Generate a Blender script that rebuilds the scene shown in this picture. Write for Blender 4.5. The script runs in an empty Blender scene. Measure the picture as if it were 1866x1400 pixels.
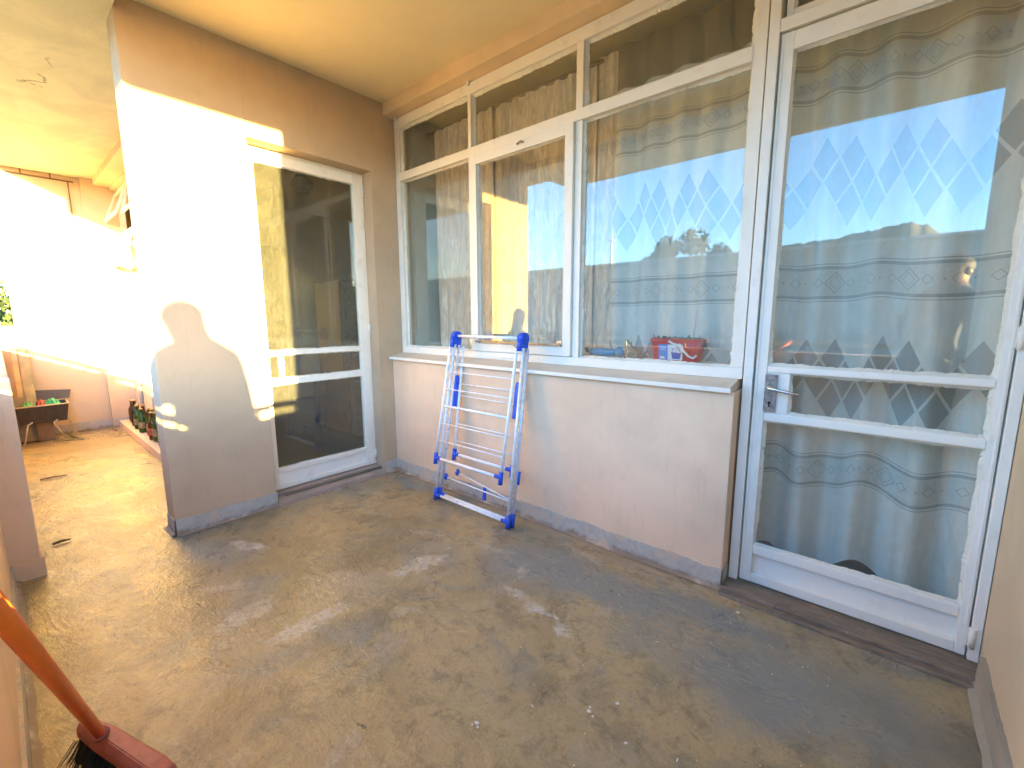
import bpy, bmesh, math, random
from mathutils import Vector, Matrix, noise
R = math.radians
random.seed(7)
S = bpy.context.scene

# ------------------------------------------------------------------ camera
cam_d = bpy.data.cameras.new("camera"); cam = bpy.data.objects.new("camera", cam_d)
S.collection.objects.link(cam); S.camera = cam
cam_d.sensor_width = 36; cam_d.lens = 805.04/1866*36
cam_d.clip_start = 0.02; cam_d.clip_end = 3000
CAM = Vector((2.7371, -1.8529, 1.1213))
YAW, PITCH, ROLL = 0.7117, -0.1488, -0.0031
fw = Vector((-math.sin(YAW)*math.cos(PITCH), math.cos(YAW)*math.cos(PITCH), math.sin(PITCH)))
rt = Vector((math.cos(YAW), math.sin(YAW), 0)); up = rt.cross(fw)
r2 = rt*math.cos(ROLL)+up*math.sin(ROLL); u2 = up*math.cos(ROLL)-rt*math.sin(ROLL)
m = Matrix((r2, u2, -fw)).transposed().to_4x4(); m.translation = CAM
cam.matrix_world = m

# ------------------------------------------------------------------ sky, sun, exposure
SUN = Vector((1, -0.225, 0.100)).normalized()
w = bpy.data.worlds.new("World"); S.world = w; w.use_nodes = True
bg = w.node_tree.nodes["Background"]; sky = w.node_tree.nodes.new("ShaderNodeTexSky")
sky.sky_type = 'NISHITA'; sky.sun_disc = False
sky.sun_elevation = math.asin(SUN.z); sky.sun_rotation = math.atan2(SUN.x, SUN.y)
sky.ozone_density = 3.7; sky.air_density = 1.0; sky.dust_density = 0.5; sky.altitude = 200
bg.inputs[1].default_value = 0.15
w.node_tree.links.new(sky.outputs[0], bg.inputs[0])
sl = bpy.data.lights.new("sun", 'SUN'); sl.energy = 3.3; sl.angle = R(0.55); sl.color = (1, 0.74, 0.25)
so = bpy.data.objects.new("sun", sl); S.collection.objects.link(so)
so.rotation_euler = SUN.to_track_quat('Z', 'Y').to_euler(); so.location = (30, -8, 10)
S.view_settings.view_transform = 'Standard'; S.view_settings.look = 'None'
S.view_settings.exposure = 4.5; S.view_settings.gamma = 1.0
S.cycles.max_bounces = 12; S.cycles.diffuse_bounces = 6; S.cycles.glossy_bounces = 5
S.cycles.transparent_max_bounces = 24; S.cycles.sample_clamp_indirect = 6
S.cycles.use_denoising = True; S.cycles.caustics_reflective = False; S.cycles.caustics_refractive = False

# ------------------------------------------------------------------ mesh builder
class MB:
    def __init__(s): s.bm = bmesh.new()
    def box(s, a, b, bev=0.0):
        x0, x1 = sorted((a[0], b[0])); y0, y1 = sorted((a[1], b[1])); z0, z1 = sorted((a[2], b[2]))
        v = [s.bm.verts.new(p) for p in ((x0,y0,z0),(x1,y0,z0),(x1,y1,z0),(x0,y1,z0),(x0,y0,z1),(x1,y0,z1),(x1,y1,z1),(x0,y1,z1))]
        f = [s.bm.faces.new([v[i] for i in q]) for q in ((3,2,1,0),(4,5,6,7),(0,1,5,4),(1,2,6,5),(2,3,7,6),(3,0,4,7))]
        if bev:
            ed = list({e for q in f for e in q.edges})
            bmesh.ops.bevel(s.bm, geom=ed, offset=bev, segments=2, affect='EDGES', profile=0.6)
        return s
    def tube(s, pts, r, n=10, caps=True):
        pts = [Vector(p) for p in pts]; rr = r if isinstance(r, (list, tuple)) else [r]*len(pts)
        rings = []; up_ = None
        for i, p in enumerate(pts):
            d = (pts[min(i+1, len(pts)-1)]-pts[max(i-1, 0)]).normalized()
            if up_ is None: up_ = d.orthogonal().normalized()
            a = (up_-d*up_.dot(d)).normalized(); up_ = a; b = d.cross(a)
            rings.append([s.bm.verts.new(p+(a*math.cos(2*math.pi*k/n)+b*math.sin(2*math.pi*k/n))*rr[i]) for k in range(n)])
        for A, B in zip(rings, rings[1:]):
            for k in range(n):
                f = s.bm.faces.new((A[k], A[(k+1)%n], B[(k+1)%n], B[k])); f.smooth = True
        if caps: s.bm.faces.new(rings[0][::-1]); s.bm.faces.new(rings[-1])
        return s
    def lathe(s, o, prof, n=16, ax=(0,0,1)):
        o = Vector(o); ax = Vector(ax).normalized(); a = ax.orthogonal().normalized(); b = ax.cross(a); rings = []
        for r, h in prof:
            rings.append([s.bm.verts.new(o+ax*h+(a*math.cos(2*math.pi*k/n)+b*math.sin(2*math.pi*k/n))*max(r, 1e-4)) for k in range(n)])
        for A, B in zip(rings, rings[1:]):
            for k in range(n):
                f = s.bm.faces.new((A[k], A[(k+1)%n], B[(k+1)%n], B[k])); f.smooth = True
        s.bm.faces.new(rings[0][::-1]); s.bm.faces.new(rings[-1]); return s
    def prism(s, poly, d):
        d = Vector(d); A = [s.bm.verts.new(p) for p in poly]; B = [s.bm.verts.new(Vector(p)+d) for p in poly]; n = len(A)
        s.bm.faces.new(A[::-1]); s.bm.faces.new(B)
        for k in range(n): s.bm.faces.new((A[k], A[(k+1)%n], B[(k+1)%n], B[k]))
        return s
    def grid(s, fn, nu, nv, thick=None, uv=None):
        V = [[s.bm.verts.new(fn(i/nu, j/nv)) for j in range(nv+1)] for i in range(nu+1)]
        uvl = s.bm.loops.layers.uv.verify() if uv else None
        for i in range(nu):
            for j in range(nv):
                f = s.bm.faces.new((V[i][j], V[i+1][j], V[i+1][j+1], V[i][j+1])); f.smooth = True
                if uv:
                    for l, (p, q) in zip(f.loops, ((i,j),(i+1,j),(i+1,j+1),(i,j+1))): l[uvl].uv = uv(p/nu, q/nv)
        return s
    def build(s, name, mat, parent=None, smooth=False, recalc=True):
        if recalc: bmesh.ops.recalc_face_normals(s.bm, faces=s.bm.faces)
        me = bpy.data.meshes.new(name)
        loc = Vector((0, 0, 0))
        if parent is None and s.bm.verts:
            xs = [v.co for v in s.bm.verts]
            loc = Vector(((min(p.x for p in xs)+max(p.x for p in xs))/2, (min(p.y for p in xs)+max(p.y for p in xs))/2, min(p.z for p in xs)))
            bmesh.ops.translate(s.bm, verts=s.bm.verts, vec=-loc)
        if smooth:
            for f in s.bm.faces: f.smooth = True
        s.bm.to_mesh(me); s.bm.free()
        o = bpy.data.objects.new(name, me); S.collection.objects.link(o); o.location = loc
        for q in (mat if isinstance(mat, (list, tuple)) else [mat]): me.materials.append(q)
        if parent:
            o.parent = parent
            if parent.type == 'EMPTY' or True:
                p = parent; off = Vector((0, 0, 0))
                while p: off += p.location; p = p.parent
                o.location = -off                      # vertices are given in world coordinates
        return o

def tag(o, label=None, cat=None, group=None, kind=None):
    if label: o['label'] = label
    if cat: o['category'] = cat
    if group: o['group'] = group
    if kind: o['kind'] = kind
    return o
def thing(name, loc, label, cat, group=None):
    o = bpy.data.objects.new(name, None); S.collection.objects.link(o); o.location = loc
    o.empty_display_size = 0.1; return tag(o, label, cat, group)
def copy_tree(o, parent=None):
    c = o.copy(); S.collection.objects.link(c)
    if parent: c.parent = parent
    for ch in list(o.children): copy_tree(ch, c)
    return c

# ------------------------------------------------------------------ materials
class N:
    def __init__(s, name):
        s.m = bpy.data.materials.new(name); s.m.use_nodes = True; s.t = s.m.node_tree; s.n = s.t.nodes; s.l = s.t.links
        s.out = s.n["Material Output"]; s.b = s.n["Principled BSDF"]
        g = s.n.new("ShaderNodeNewGeometry"); s.pos = g.outputs["Position"]
    def new(s, t, **k):
        q = s.n.new(t)
        for a, b in k.items(): setattr(q, a, b)
        return q
    def set(s, sock, v):
        if hasattr(v, 'is_output') or isinstance(v, bpy.types.NodeSocket): s.l.new(v, sock)
        else: sock.default_value = v
    def math(s, op, a, b=0.0, c=0.0):
        q = s.new("ShaderNodeMath", operation=op); s.set(q.inputs[0], a); s.set(q.inputs[1], b); s.set(q.inputs[2], c); return q.outputs[0]
    def noise(s, scale, detail=4, rough=.55, vec=None, dist=0.0, stretch=None):
        v = vec or s.pos
        if stretch:
            mp = s.new("ShaderNodeMapping"); s.l.new(v, mp.inputs[0]); mp.inputs["Scale"].default_value = stretch; v = mp.outputs[0]
        q = s.new("ShaderNodeTexNoise"); s.l.new(v, q.inputs["Vector"]); q.inputs["Scale"].default_value = scale
        q.inputs["Detail"].default_value = detail; q.inputs["Roughness"].default_value = rough; q.inputs["Distortion"].default_value = dist
        return q.outputs["Fac"]
    def ramp(s, f, a, b, lo=0.0, hi=1.0):
        q = s.new("ShaderNodeMapRange"); q.interpolation_type = 'SMOOTHSTEP'; s.set(q.inputs[0], f)
        q.inputs[1].default_value = a; q.inputs[2].default_value = b; q.inputs[3].default_value = lo; q.inputs[4].default_value = hi
        return q.outputs[0]
    def mix(s, f, a, b):
        q = s.new("ShaderNodeMix", data_type='RGBA'); s.set(q.inputs[0], f)
        for i, v in ((6, a), (7, b)):
            if isinstance(v, tuple): q.inputs[i].default_value = (*v[:3], 1)
            else: s.l.new(v, q.inputs[i])
        return q.outputs[2]
    def bump(s, h, strength=.3, dist=.01, prev=None):
        q = s.new("ShaderNodeBump"); q.inputs["Strength"].default_value = strength; q.inputs["Distance"].default_value = dist
        s.l.new(h, q.inputs["Height"])
        if prev: s.l.new(prev, q.inputs["Normal"])
        return q.outputs[0]
    def col(s, v): 
        if isinstance(v, tuple): s.b.inputs["Base Color"].default_value = (*v[:3], 1)
        else: s.l.new(v, s.b.inputs["Base Color"])
    def fin(s, rough=.6, normal=None, spec=.5, metal=0.0):
        s.set(s.b.inputs["Roughness"], rough); s.b.inputs["Specular IOR Level"].default_value = spec; s.b.inputs["Metallic"].default_value = metal
        if normal: s.l.new(normal, s.b.inputs["Normal"])
        return s.m

def plaster(name, base, var=.12, rough=.8, bs=.25, dirt=.25, streak=False):
    k = N(name); big = k.noise(1.7, 4); fine = k.noise(55, 5, .65); mid = k.noise(9, 5, .6)
    c = k.mix(k.ramp(big, .3, .7), tuple(x*(1-var) for x in base), tuple(min(1, x*(1+var*.6)) for x in base))
    c = k.mix(k.ramp(mid, .52, .75, 0, dirt), c, tuple(x*.72 for x in base))
    if streak:
        st = k.noise(7, 4, .6, stretch=(6, 6, .5)); c = k.mix(k.ramp(st, .55, .8, 0, .35), c, tuple(x*.7 for x in base))
    sp = k.noise(160, 2, .5); c = k.mix(k.ramp(sp, .70, .76, 0, .5), c, tuple(x*.45 for x in base))
    k.col(c); h = k.math('ADD', k.math('MULTIPLY', fine, .6), mid)
    return k.fin(k.ramp(mid, .3, .7, rough-.08, rough+.08), k.bump(h, bs, .006), spec=.35)

def paint(name, base, rough=.38, dirty=.35, bs=.2):
    k = N(name); mid = k.noise(14, 5, .6); fine = k.noise(70, 4, .6, stretch=(1, 1, .35)); g = k.noise(4, 4, .6)
    c = k.mix(k.ramp(mid, .55, .78, 0, dirty), base, (base[0]*.62, base[1]*.54, base[2]*.44))
    c = k.mix(k.ramp(g, .45, .8, 0, dirty*.7), c, (base[0]*.85, base[1]*.8, base[2]*.7))
    chip = k.noise(38, 6, .75); c = k.mix(k.ramp(chip, .70, .735, 0, .8), c, (.25, .16, .10))
    k.col(c); h = k.math('ADD', fine, k.math('MULTIPLY', mid, .8))
    return k.fin(k.ramp(mid, .3, .7, rough-.06, rough+.12), k.bump(h, bs, .003), spec=.5)

def plain(name, base, rough=.5, metal=0.0, var=.1, bs=.08, scale=30, spec=.5):
    k = N(name); n = k.noise(scale, 4)
    k.col(k.mix(k.ramp(n, .3, .7), tuple(x*(1-var) for x in base), tuple(min(1, x*(1+var)) for x in base)))
    return k.fin(k.ramp(n, .3, .7, max(.03, rough-.05), rough+.05), k.bump(n, bs, .002), metal=metal, spec=spec)

def glass(name, ior=1.75, dust=.03, tint=(.975, .995, .985), even=False):
    k = N(name); k.n.remove(k.b)
    fr = k.new("ShaderNodeFresnel"); bf = k.new("ShaderNodeNewGeometry").outputs["Backfacing"]
    k.l.new(k.math('ADD', k.math('MULTIPLY', bf, 1.0/ior-ior), ior), fr.inputs[0])
    tr = k.new("ShaderNodeBsdfTransparent"); tr.inputs[0].default_value = (*tint, 1)
    gl = k.new("ShaderNodeBsdfGlossy"); gl.inputs["Roughness"].default_value = 0.0; gl.inputs[0].default_value = (1, 1, 1, 1)
    mx = k.new("ShaderNodeMixShader"); k.l.new(fr.outputs[0], mx.inputs[0]); k.l.new(tr.outputs[0], mx.inputs[1]); k.l.new(gl.outputs[0], mx.inputs[2])
    df = k.new("ShaderNodeBsdfDiffuse"); df.inputs[0].default_value = (.75, .74, .68, 1)
    a = k.noise(5, 6, .7); b = k.noise(60, 5, .7, stretch=(1, 1, .4)); c = k.noise(170, 2, .5)
    f = k.math('MULTIPLY', k.ramp(a, .3, .7, dust*(.75 if even else .4), dust*(1.1 if even else 1.3)), k.ramp(b, .3, .7, .7 if even else .5, 1.2 if even else 1.4))
    f = k.math('ADD', f, k.ramp(c, .70, .76, 0, dust*3))
    m2 = k.new("ShaderNodeMixShader"); k.l.new(f, m2.inputs[0]); k.l.new(mx.outputs[0], m2.inputs[1]); k.l.new(df.outputs[0], m2.inputs[2])
    k.l.new(m2.outputs[0], k.out.inputs[0]); return k.m

BEIGE = (.80, .58, .40)
M = {}
M['wall'] = plaster('beige_plaster', BEIGE, streak=True)
M['pier'] = plaster('shade_toned_pier_plaster', (.54, .40, .26), streak=True)  # same beige plaster, colour darkened to stand in for weaker sky light here
M['wall2'] = plaster('beige_plaster_smooth', (.72, .55, .35), dirt=.15)
M['ceil'] = plaster('cream_ceiling_plaster', (.74, .63, .41), var=.06, bs=.15, dirt=.06)
M['skirt'] = plaster('grey_skirting_paint', (.47, .43, .375), dirt=.5, bs=.3, rough=.55)
def skirt_mat():
    k = N('peeling_skirting_paint'); a = k.noise(9, 7, .7, dist=.5); b = k.noise(40, 5, .7); z = k.new("ShaderNodeSeparateXYZ"); k.l.new(k.pos, z.inputs[0])
    c = k.mix(k.ramp(b, .3, .7), (.40, .375, .335), (.52, .485, .43)); c = k.mix(k.ramp(a, .53, .60, 0, .9), c, (.58, .45, .33))
    g = k.ramp(k.math('ADD', z.outputs[2], k.math('MULTIPLY', k.math('SUBTRACT', a, .5), .12)), .004, .030, .85, 0); c = k.mix(g, c, (.24, .16, .105))
    k.col(c); return k.fin(.6, k.bump(k.math('ADD', a, k.math('MULTIPLY', b, .4)), .5, .006), spec=.35)
M['skirt'] = skirt_mat()
M['white'] = paint('old_white_gloss_paint', (.84, .79, .69))
M['white2'] = paint('white_door_paint', (.86, .82, .74), dirty=.25)
M['putty'] = paint('window_putty', (.74, .71, .60), rough=.6, dirty=.6, bs=.6)
M['sill'] = plaster('painted_sill', (.72, .60, .46), dirt=.5, rough=.5, bs=.2)
M['glass'] = glass('window_glass', 1.72, .03)
M['glass_d'] = glass('dusty_door_glass', 1.6, .03, (.95, .97, .90), even=True)
M['rail'] = paint('rail_paint', (.55, .52, .46), rough=.45)
M['steel'] = plain('lever_chrome', (.62, .60, .58), .25, 1.0)
M['plate'] = plain('worn_lock_plate', (.34, .29, .27), .45, .8, var=.3, scale=60)
M['dark'] = plain('keyhole_black', (.01, .01, .01), .8)
M['inner'] = plaster('inside_wall_plaster', (.60, .62, .52), dirt=.1)
M['wood'] = plain('brown_wood', (.20, .12, .07), .5, var=.25, scale=9)
M['blue'] = plain('blue_plastic', (.02, .09, .62), .32, var=.06, bs=.03)
M['alu'] = plain('white_coated_tube', (.90, .90, .91), .3, .0, var=.04, bs=.02)
M['tube'] = plain('grey_coated_tube', (.74, .77, .82), .3, .1, var=.05, bs=.02)
M['orange'] = plain('orange_handle_plastic', (.80, .15, .012), .4, var=.05, bs=.02)
M['pink'] = plain('dusty_red_plastic', (.38, .11, .08), .55, var=.2, bs=.06)
M['bristle'] = plain('dark_bristles', (.035, .03, .02), .8, var=.4, scale=200)

def ceiling_rough():
    k = N('weathered_soffit_plaster'); a = k.noise(3, 6, .6, dist=.6); b = k.noise(20, 6, .65); c = k.noise(1.1, 3)
    col = k.mix(k.ramp(a, .35, .65), (.54, .48, .35), (.66, .58, .41))
    col = k.mix(k.ramp(b, .55, .8, 0, .4), col, (.40, .36, .29))
    vo = k.new("ShaderNodeTexVoronoi", feature='DISTANCE_TO_EDGE'); vo.inputs["Scale"].default_value = 1.3
    mp = k.new("ShaderNodeMapping"); k.l.new(k.pos, mp.inputs[0]); mp.inputs["Scale"].default_value = (.7, 2.2, 1)
    nz = k.new("ShaderNodeTexNoise"); nz.inputs["Scale"].default_value = 6; nz.inputs["Detail"].default_value = 5; k.l.new(k.pos, nz.inputs["Vector"])
    va = k.new("ShaderNodeVectorMath", operation='MULTIPLY_ADD'); k.l.new(nz.outputs["Color"], va.inputs[0]); va.inputs[1].default_value = (.5, .5, .5); k.l.new(mp.outputs[0], va.inputs[2]); k.l.new(va.outputs[0], vo.inputs["Vector"])
    gate = None
    for cx_, cy_ in ((-.83, -1.60), (-1.13, -1.53), (-.55, -1.62)):
        vd = k.new("ShaderNodeVectorMath", operation='DISTANCE'); k.l.new(k.pos, vd.inputs[0]); vd.inputs[1].default_value = (cx_, cy_, 2.476)
        g_ = k.ramp(vd.outputs["Value"], .07, .14, 1, 0); gate = g_ if gate is None else k.math('MAXIMUM', gate, g_)
    cr = k.math('MULTIPLY', k.ramp(vo.outputs[0], .004, .02, 1, 0), gate)
    col = k.mix(k.math('MULTIPLY', cr, .6), col, (.16, .13, .10)); k.col(col)
    h = k.math('ADD', k.math('ADD', a, k.math('MULTIPLY', b, .5)), k.math('MULTIPLY', cr, -1.5))
    return k.fin(.85, k.bump(h, .5, .012), spec=.3)
M['soffit'] = ceiling_rough()

def floor_mat():
    k = N('worn_painted_concrete')
    big = k.noise(1.3, 5, .6, dist=.7); med = k.noise(5.5, 8, .68, dist=.9); fine = k.noise(42, 6, .7)
    sw = k.noise(3.4, 8, .66, dist=.8, stretch=(1.0, 1.9, 1)); 
    col = k.mix(k.ramp(big, .36, .62), (.27, .205, .105), (.43, .325, .165))
    col = k.mix(k.ramp(k.noise(1.9, 6, .62, dist=1.0), .50, .66, 0, .75), col, (.22, .225, .19))
    col = k.mix(k.ramp(sw, .50, .72, 0, .55), col, (.40, .32, .215))
    col = k.mix(k.ramp(med, .56, .74, 0, .55), col, (.15, .125, .08))
    col = k.mix(k.ramp(k.noise(13, 8, .72, dist=.5), .50, .66, 0, .55), col, (.13, .105, .06))
    col = k.mix(k.ramp(k.noise(17, 7, .75, dist=.8, stretch=(1.6, 1, 1)), .56, .70, 0, .5), col, (.46, .39, .27))
    col = k.mix(k.ramp(k.noise(4.2, 7, .7, dist=.4), .52, .62, 0, .45), col, (.17, .14, .085))
    col = k.mix(k.ramp(k.noise(95, 4, .7), .50, .72, 0, .45), col, (.12, .095, .055))
    col = k.mix(k.ramp(fine, .56, .78, 0, .5), col, (.42, .35, .26))
    # scratches
    sc = k.noise(11, 8, .78, dist=1.2, stretch=(1, 3.2, 1)); col = k.mix(k.ramp(sc, .62, .70, 0, .35), col, (.40, .36, .29))
    # stains and scrapes with their own place on the floor:  x, y, rx, ry, angle, colour, strength
    nz = k.new("ShaderNodeTexNoise"); nz.inputs["Scale"].default_value = 9; nz.inputs["Detail"].default_value = 9; nz.inputs["Roughness"].default_value = .72; k.l.new(k.pos, nz.inputs["Vector"])
    ctr = k.new("ShaderNodeVectorMath", operation='MULTIPLY_ADD'); k.l.new(nz.outputs["Color"], ctr.inputs[0]); ctr.inputs[1].default_value = (.24, .24, 0); ctr.inputs[2].default_value = (-.12, -.12, 0)
    wob = k.new("ShaderNodeVectorMath", operation='ADD'); k.l.new(k.pos, wob.inputs[0]); k.l.new(ctr.outputs[0], wob.inputs[1])
    light = (.52, .47, .38); tan = (.40, .34, .25); blue = (.235, .24, .215); dk = (.07, .055, .035); pale = (.56, .54, .48)
    P = [(1.59,-.33,.26,.16,.3,blue,.85),(1.95,-.30,.30,.13,.1,blue,.9),(2.30,-.20,.26,.09,0,blue,.9),(2.50,-.44,.20,.20,.6,blue,.8),(.37,-.10,.30,.07,0,blue,.8),
         (2.75,-.35,.25,.2,0,blue,.6),(2.2,-.45,.2,.12,.5,blue,.5),(.35,-1.25,.22,.12,.4,blue,.45),(1.15,-.95,.15,.1,.3,blue,.3),
         (1.18,-1.20,.055,.155,0,light,.95),(1.18,-.70,.055,.13,-.2,light,.85),(1.21,-.60,.04,.04,0,light,.5),(.40,-1.15,.12,.05,.4,light,.9),(.95,-1.33,.05,.12,.2,light,.55),(1.50,-1.10,.05,.10,.1,tan,.6),(2.3,-.95,.12,.06,.4,tan,.5),
         (1.63,-.58,.05,.03,.2,light,.9),(1.72,-.585,.10,.03,-.2,light,.7),(1.86,-.615,.11,.014,-.3,pale,.9),(1.98,-.44,.05,.035,.9,tan,.95),(1.58,-.44,.03,.08,.3,light,.6),
         (1.70,-.14,.16,.025,-.1,light,.55),(2.05,-.09,.25,.03,0,tan,.6),(.95,-.48,.10,.02,.5,light,.5),(1.35,-.38,.12,.02,.2,light,.55),(1.735,-1.385,.022,.045,.4,tan,.95),
         (.7,-1.35,.12,.03,.9,light,.4),(1.0,-1.0,.18,.05,.7,tan,.45),(1.42,-.95,.06,.015,.7,light,.5),(.80,-.42,.10,.03,.1,dk,.5),(.62,-.50,.08,.02,.4,light,.35),(2.62,-.95,.16,.10,.3,blue,.5)]
    for i, (x, y, rx, ry, a, c, s_) in enumerate(P):
        mp = k.new("ShaderNodeMapping"); mp.vector_type = 'TEXTURE'; k.l.new(wob.outputs[0] if s_ != 1 else k.pos, mp.inputs[0])
        mp.inputs["Location"].default_value = (x, y, 0); mp.inputs["Rotation"].default_value = (0, 0, a); mp.inputs["Scale"].default_value = (rx, ry, 1)
        ln = k.new("ShaderNodeVectorMath", operation='LENGTH'); k.l.new(mp.outputs[0], ln.inputs[0])
        f = k.ramp(ln.outputs["Value"], .75 if c != blue else .45, 1.1 if c != blue else 1.35, s_, 0)
        if c != blue: f = k.math('MULTIPLY', f, k.math('MULTIPLY', k.ramp(fine, .33, .58, .25, 1), k.ramp(k.noise(24, 6, .7), .36, .56, .25, 1)))
        col = k.mix(f, col, c)
    sy = k.new("ShaderNodeSeparateXYZ"); k.l.new(wob.outputs[0], sy.inputs[0])
    ed = k.ramp(sy.outputs[1], -.075, -.045); col = k.mix(k.math('MULTIPLY', ed, k.ramp(med, .3, .6, .35, .95)), col, (.40, .31, .21))
    ed2 = k.math('MULTIPLY', k.ramp(sy.outputs[0], .085, .05), k.math('LESS_THAN', sy.outputs[0], 1.0)); ed2 = k.math('MULTIPLY', ed2, k.math('GREATER_THAN', sy.outputs[0], -.05)); ed2 = k.math('MULTIPLY', ed2, k.ramp(sy.outputs[1], -.90, -.86))
    col = k.mix(k.math('MULTIPLY', ed2, .8), col, (.38, .30, .21))
    # drips
    vo = k.new("ShaderNodeTexVoronoi"); vo.inputs["Scale"].default_value = 7.5; k.l.new(wob.outputs[0], vo.inputs["Vector"])
    sp = k.math('MULTIPLY', k.ramp(vo.outputs["Distance"], .055, .085, 1, 0), k.ramp(k.noise(1.5, 2), .50, .56))
    col = k.mix(k.math('MULTIPLY', sp, .8), col, dk)
    k.col(col)
    h = k.math('ADD', k.math('MULTIPLY', med, .8), k.math('ADD', k.math('MULTIPLY', fine, .35), k.math('MULTIPLY', sw, .9)))
    rg = k.ramp(k.noise(3.1, 6, .65, dist=1.2), .3, .7, .22, .42)
    return k.fin(rg, k.bump(k.math('ADD', h, k.math('MULTIPLY', k.noise(120, 4, .7), .12)), .62, .013), spec=.5)
M['floor'] = floor_mat()

def threshold_mat():
    k = N('worn_threshold'); a = k.noise(22, 6, .7, stretch=(.5, 5, 1)); b = k.noise(6, 6, .65, dist=.6)
    c = k.mix(k.ramp(a, .3, .7), (.16, .12, .085), (.30, .235, .17)); c = k.mix(k.ramp(b, .5, .7, 0, .7), c, (.10, .08, .06))
    c = k.mix(k.ramp(k.noise(30, 5, .7), .6, .72, 0, .6), c, (.48, .43, .36)); k.col(c)
    return k.fin(.65, k.bump(k.math('ADD', a, b), .5, .006))
M['thr'] = threshold_mat()

def curtain_sheer():
    k = N('sheer_patterned_curtain')
    uv = k.new("ShaderNodeUVMap"); sep = k.new("ShaderNodeSeparateXYZ"); k.l.new(uv.outputs[0], sep.inputs[0]); U, V = sep.outputs[0], sep.outputs[1]
    ad = lambda a, b: k.math('ADD', a, b); mu = lambda a, b: k.math('MULTIPLY', a, b); sb = lambda a, b: k.math('SUBTRACT', a, b)
    ab = lambda a: k.math('ABSOLUTE', a); lt = lambda a, b: k.math('LESS_THAN', a, b); gt = lambda a, b: k.math('GREATER_THAN', a, b)
    mn = lambda a, b: k.math('MINIMUM', a, b); mxx = lambda a, b: k.math('MAXIMUM', a, b)
    def fr(a): return k.math('FRACT', a)
    per = .735
    ph = fr(mu(ad(V, .25), 1/per)); v = mu(sb(ph, .0), per)            # 0..per  ; band centre at v0b, argyle at v0a
    # V=.50 -> v=.015 ; shift so that the band sits at .75 - > use two centres
    vb = sb(v, .03)                                                    # distance from the band centre (wraps low side)
    vb2 = sb(v, .03+per)
    vbm = k.math('MINIMUM', ab(vb), ab(vb2)); vbs = vb
    stripe = mxx(lt(ab(sb(vbm, .055)), .0060), mul_ := mu(lt(ab(sb(vbm, .069)), .0018), 1.0))
    def dia(pitch, off, rx, r_in, r_out):
        x = mu(ab(sb(fr(mu(ad(U, off), 1/pitch)), .5)), pitch*1.15)
        d = ad(x, vbm); return mu(lt(d, r_out), gt(d, r_in))
    chain = mxx(mxx(dia(.27, 0, 1, .036, .041), dia(.27, 0, 1, .021, .024)), mxx(dia(.27, .055, 1, .015, .019), dia(.27, -.055, 1, .015, .019)))
    chain = mxx(chain, mxx(dia(.27, .10, 1, .0, .005), mxx(dia(.27, .135, 1, .017, .021), dia(.27, .17, 1, 0, .005))))
    # argyle
    va = sb(v, .395); px, pz = .092, .168
    A = ad(mu(U, 1/px), mu(va, 1/pz)); B = sb(mu(U, 1/px), mu(va, 1/pz))
    fa, fb = ab(sb(fr(A), .5)), ab(sb(fr(B), .5))
    cell = mu(lt(fa, .445), lt(fb, .445))
    ca = k.math('FLOOR', A); cb = k.math('FLOOR', B); s = sb(ca, cb)                 # row of the diamond
    row0 = mu(gt(s, -.5), lt(s, .5)); rowp = mu(gt(s, .5), lt(s, 1.5)); rowm = mu(gt(s, -1.5), lt(s, -.5))
    cs = ad(ca, cb); k3 = k.math('FLOORED_MODULO', ad(cs, 0.0), 6.0)
    m0 = mu(row0, gt(ab(sb(k3, 0)), -1)); mp_ = mu(rowp, ad(lt(ab(sb(k3, 1)), .5), lt(ab(sb(k3, 5)), .5))); mm_ = mu(rowm, lt(ab(sb(k3, 3)), .5))
    arg = mu(cell, k.math('MINIMUM', ad(m0, ad(mp_, ad(mm_, mu(rowm, lt(ab(sb(k3, 1)), .5))))), 1.0)); arg = mu(mu(arg, gt(V, .58)), lt(V, 2.1))
    weave = k.noise(380, 2, .5, stretch=(1, 1, .15)); cr = k.noise(26, 5, .6, stretch=(1, 1, .12))
    base = k.mix(k.ramp(cr, .3, .7), (.80, .76, .66), (.90, .87, .79)); base = k.mix(k.ramp(k.noise(5.5, 2, .5, stretch=(1, 1, .04)), .40, .60, 0, .6), base, (.74, .72, .65))
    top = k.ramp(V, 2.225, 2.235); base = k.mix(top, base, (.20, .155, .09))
    col = k.mix(mu(mxx(stripe, chain), .55), base, (.22, .21, .19)); col = k.mix(mu(arg, .60), col, (.24, .24, .24))
    band = mu(lt(vbm, .052), .30); col = k.mix(band, col, (.52, .51, .45))
    k.n.remove(k.b)
    d = k.new("ShaderNodeBsdfDiffuse"); t = k.new("ShaderNodeBsdfTranslucent"); tr = k.new("ShaderNodeBsdfTransparent")
    bmp = k.bump(k.math('ADD', mu(weave, .25), cr), .25, .006)
    for q in (d, t): k.l.new(col, q.inputs[0]); k.l.new(bmp, q.inputs["Normal"])
    m1 = k.new("ShaderNodeMixShader"); m1.inputs[0].default_value = .14; k.l.new(d.outputs[0], m1.inputs[1]); k.l.new(t.outputs[0], m1.inputs[2])
    m2 = k.new("ShaderNodeMixShader"); m2.inputs[0].default_value = .04; k.l.new(m1.outputs[0], m2.inputs[1]); k.l.new(tr.outputs[0], m2.inputs[2])
    k.l.new(m2.outputs[0], k.out.inputs[0]); return k.m
M['sheer'] = curtain_sheer()

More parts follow.
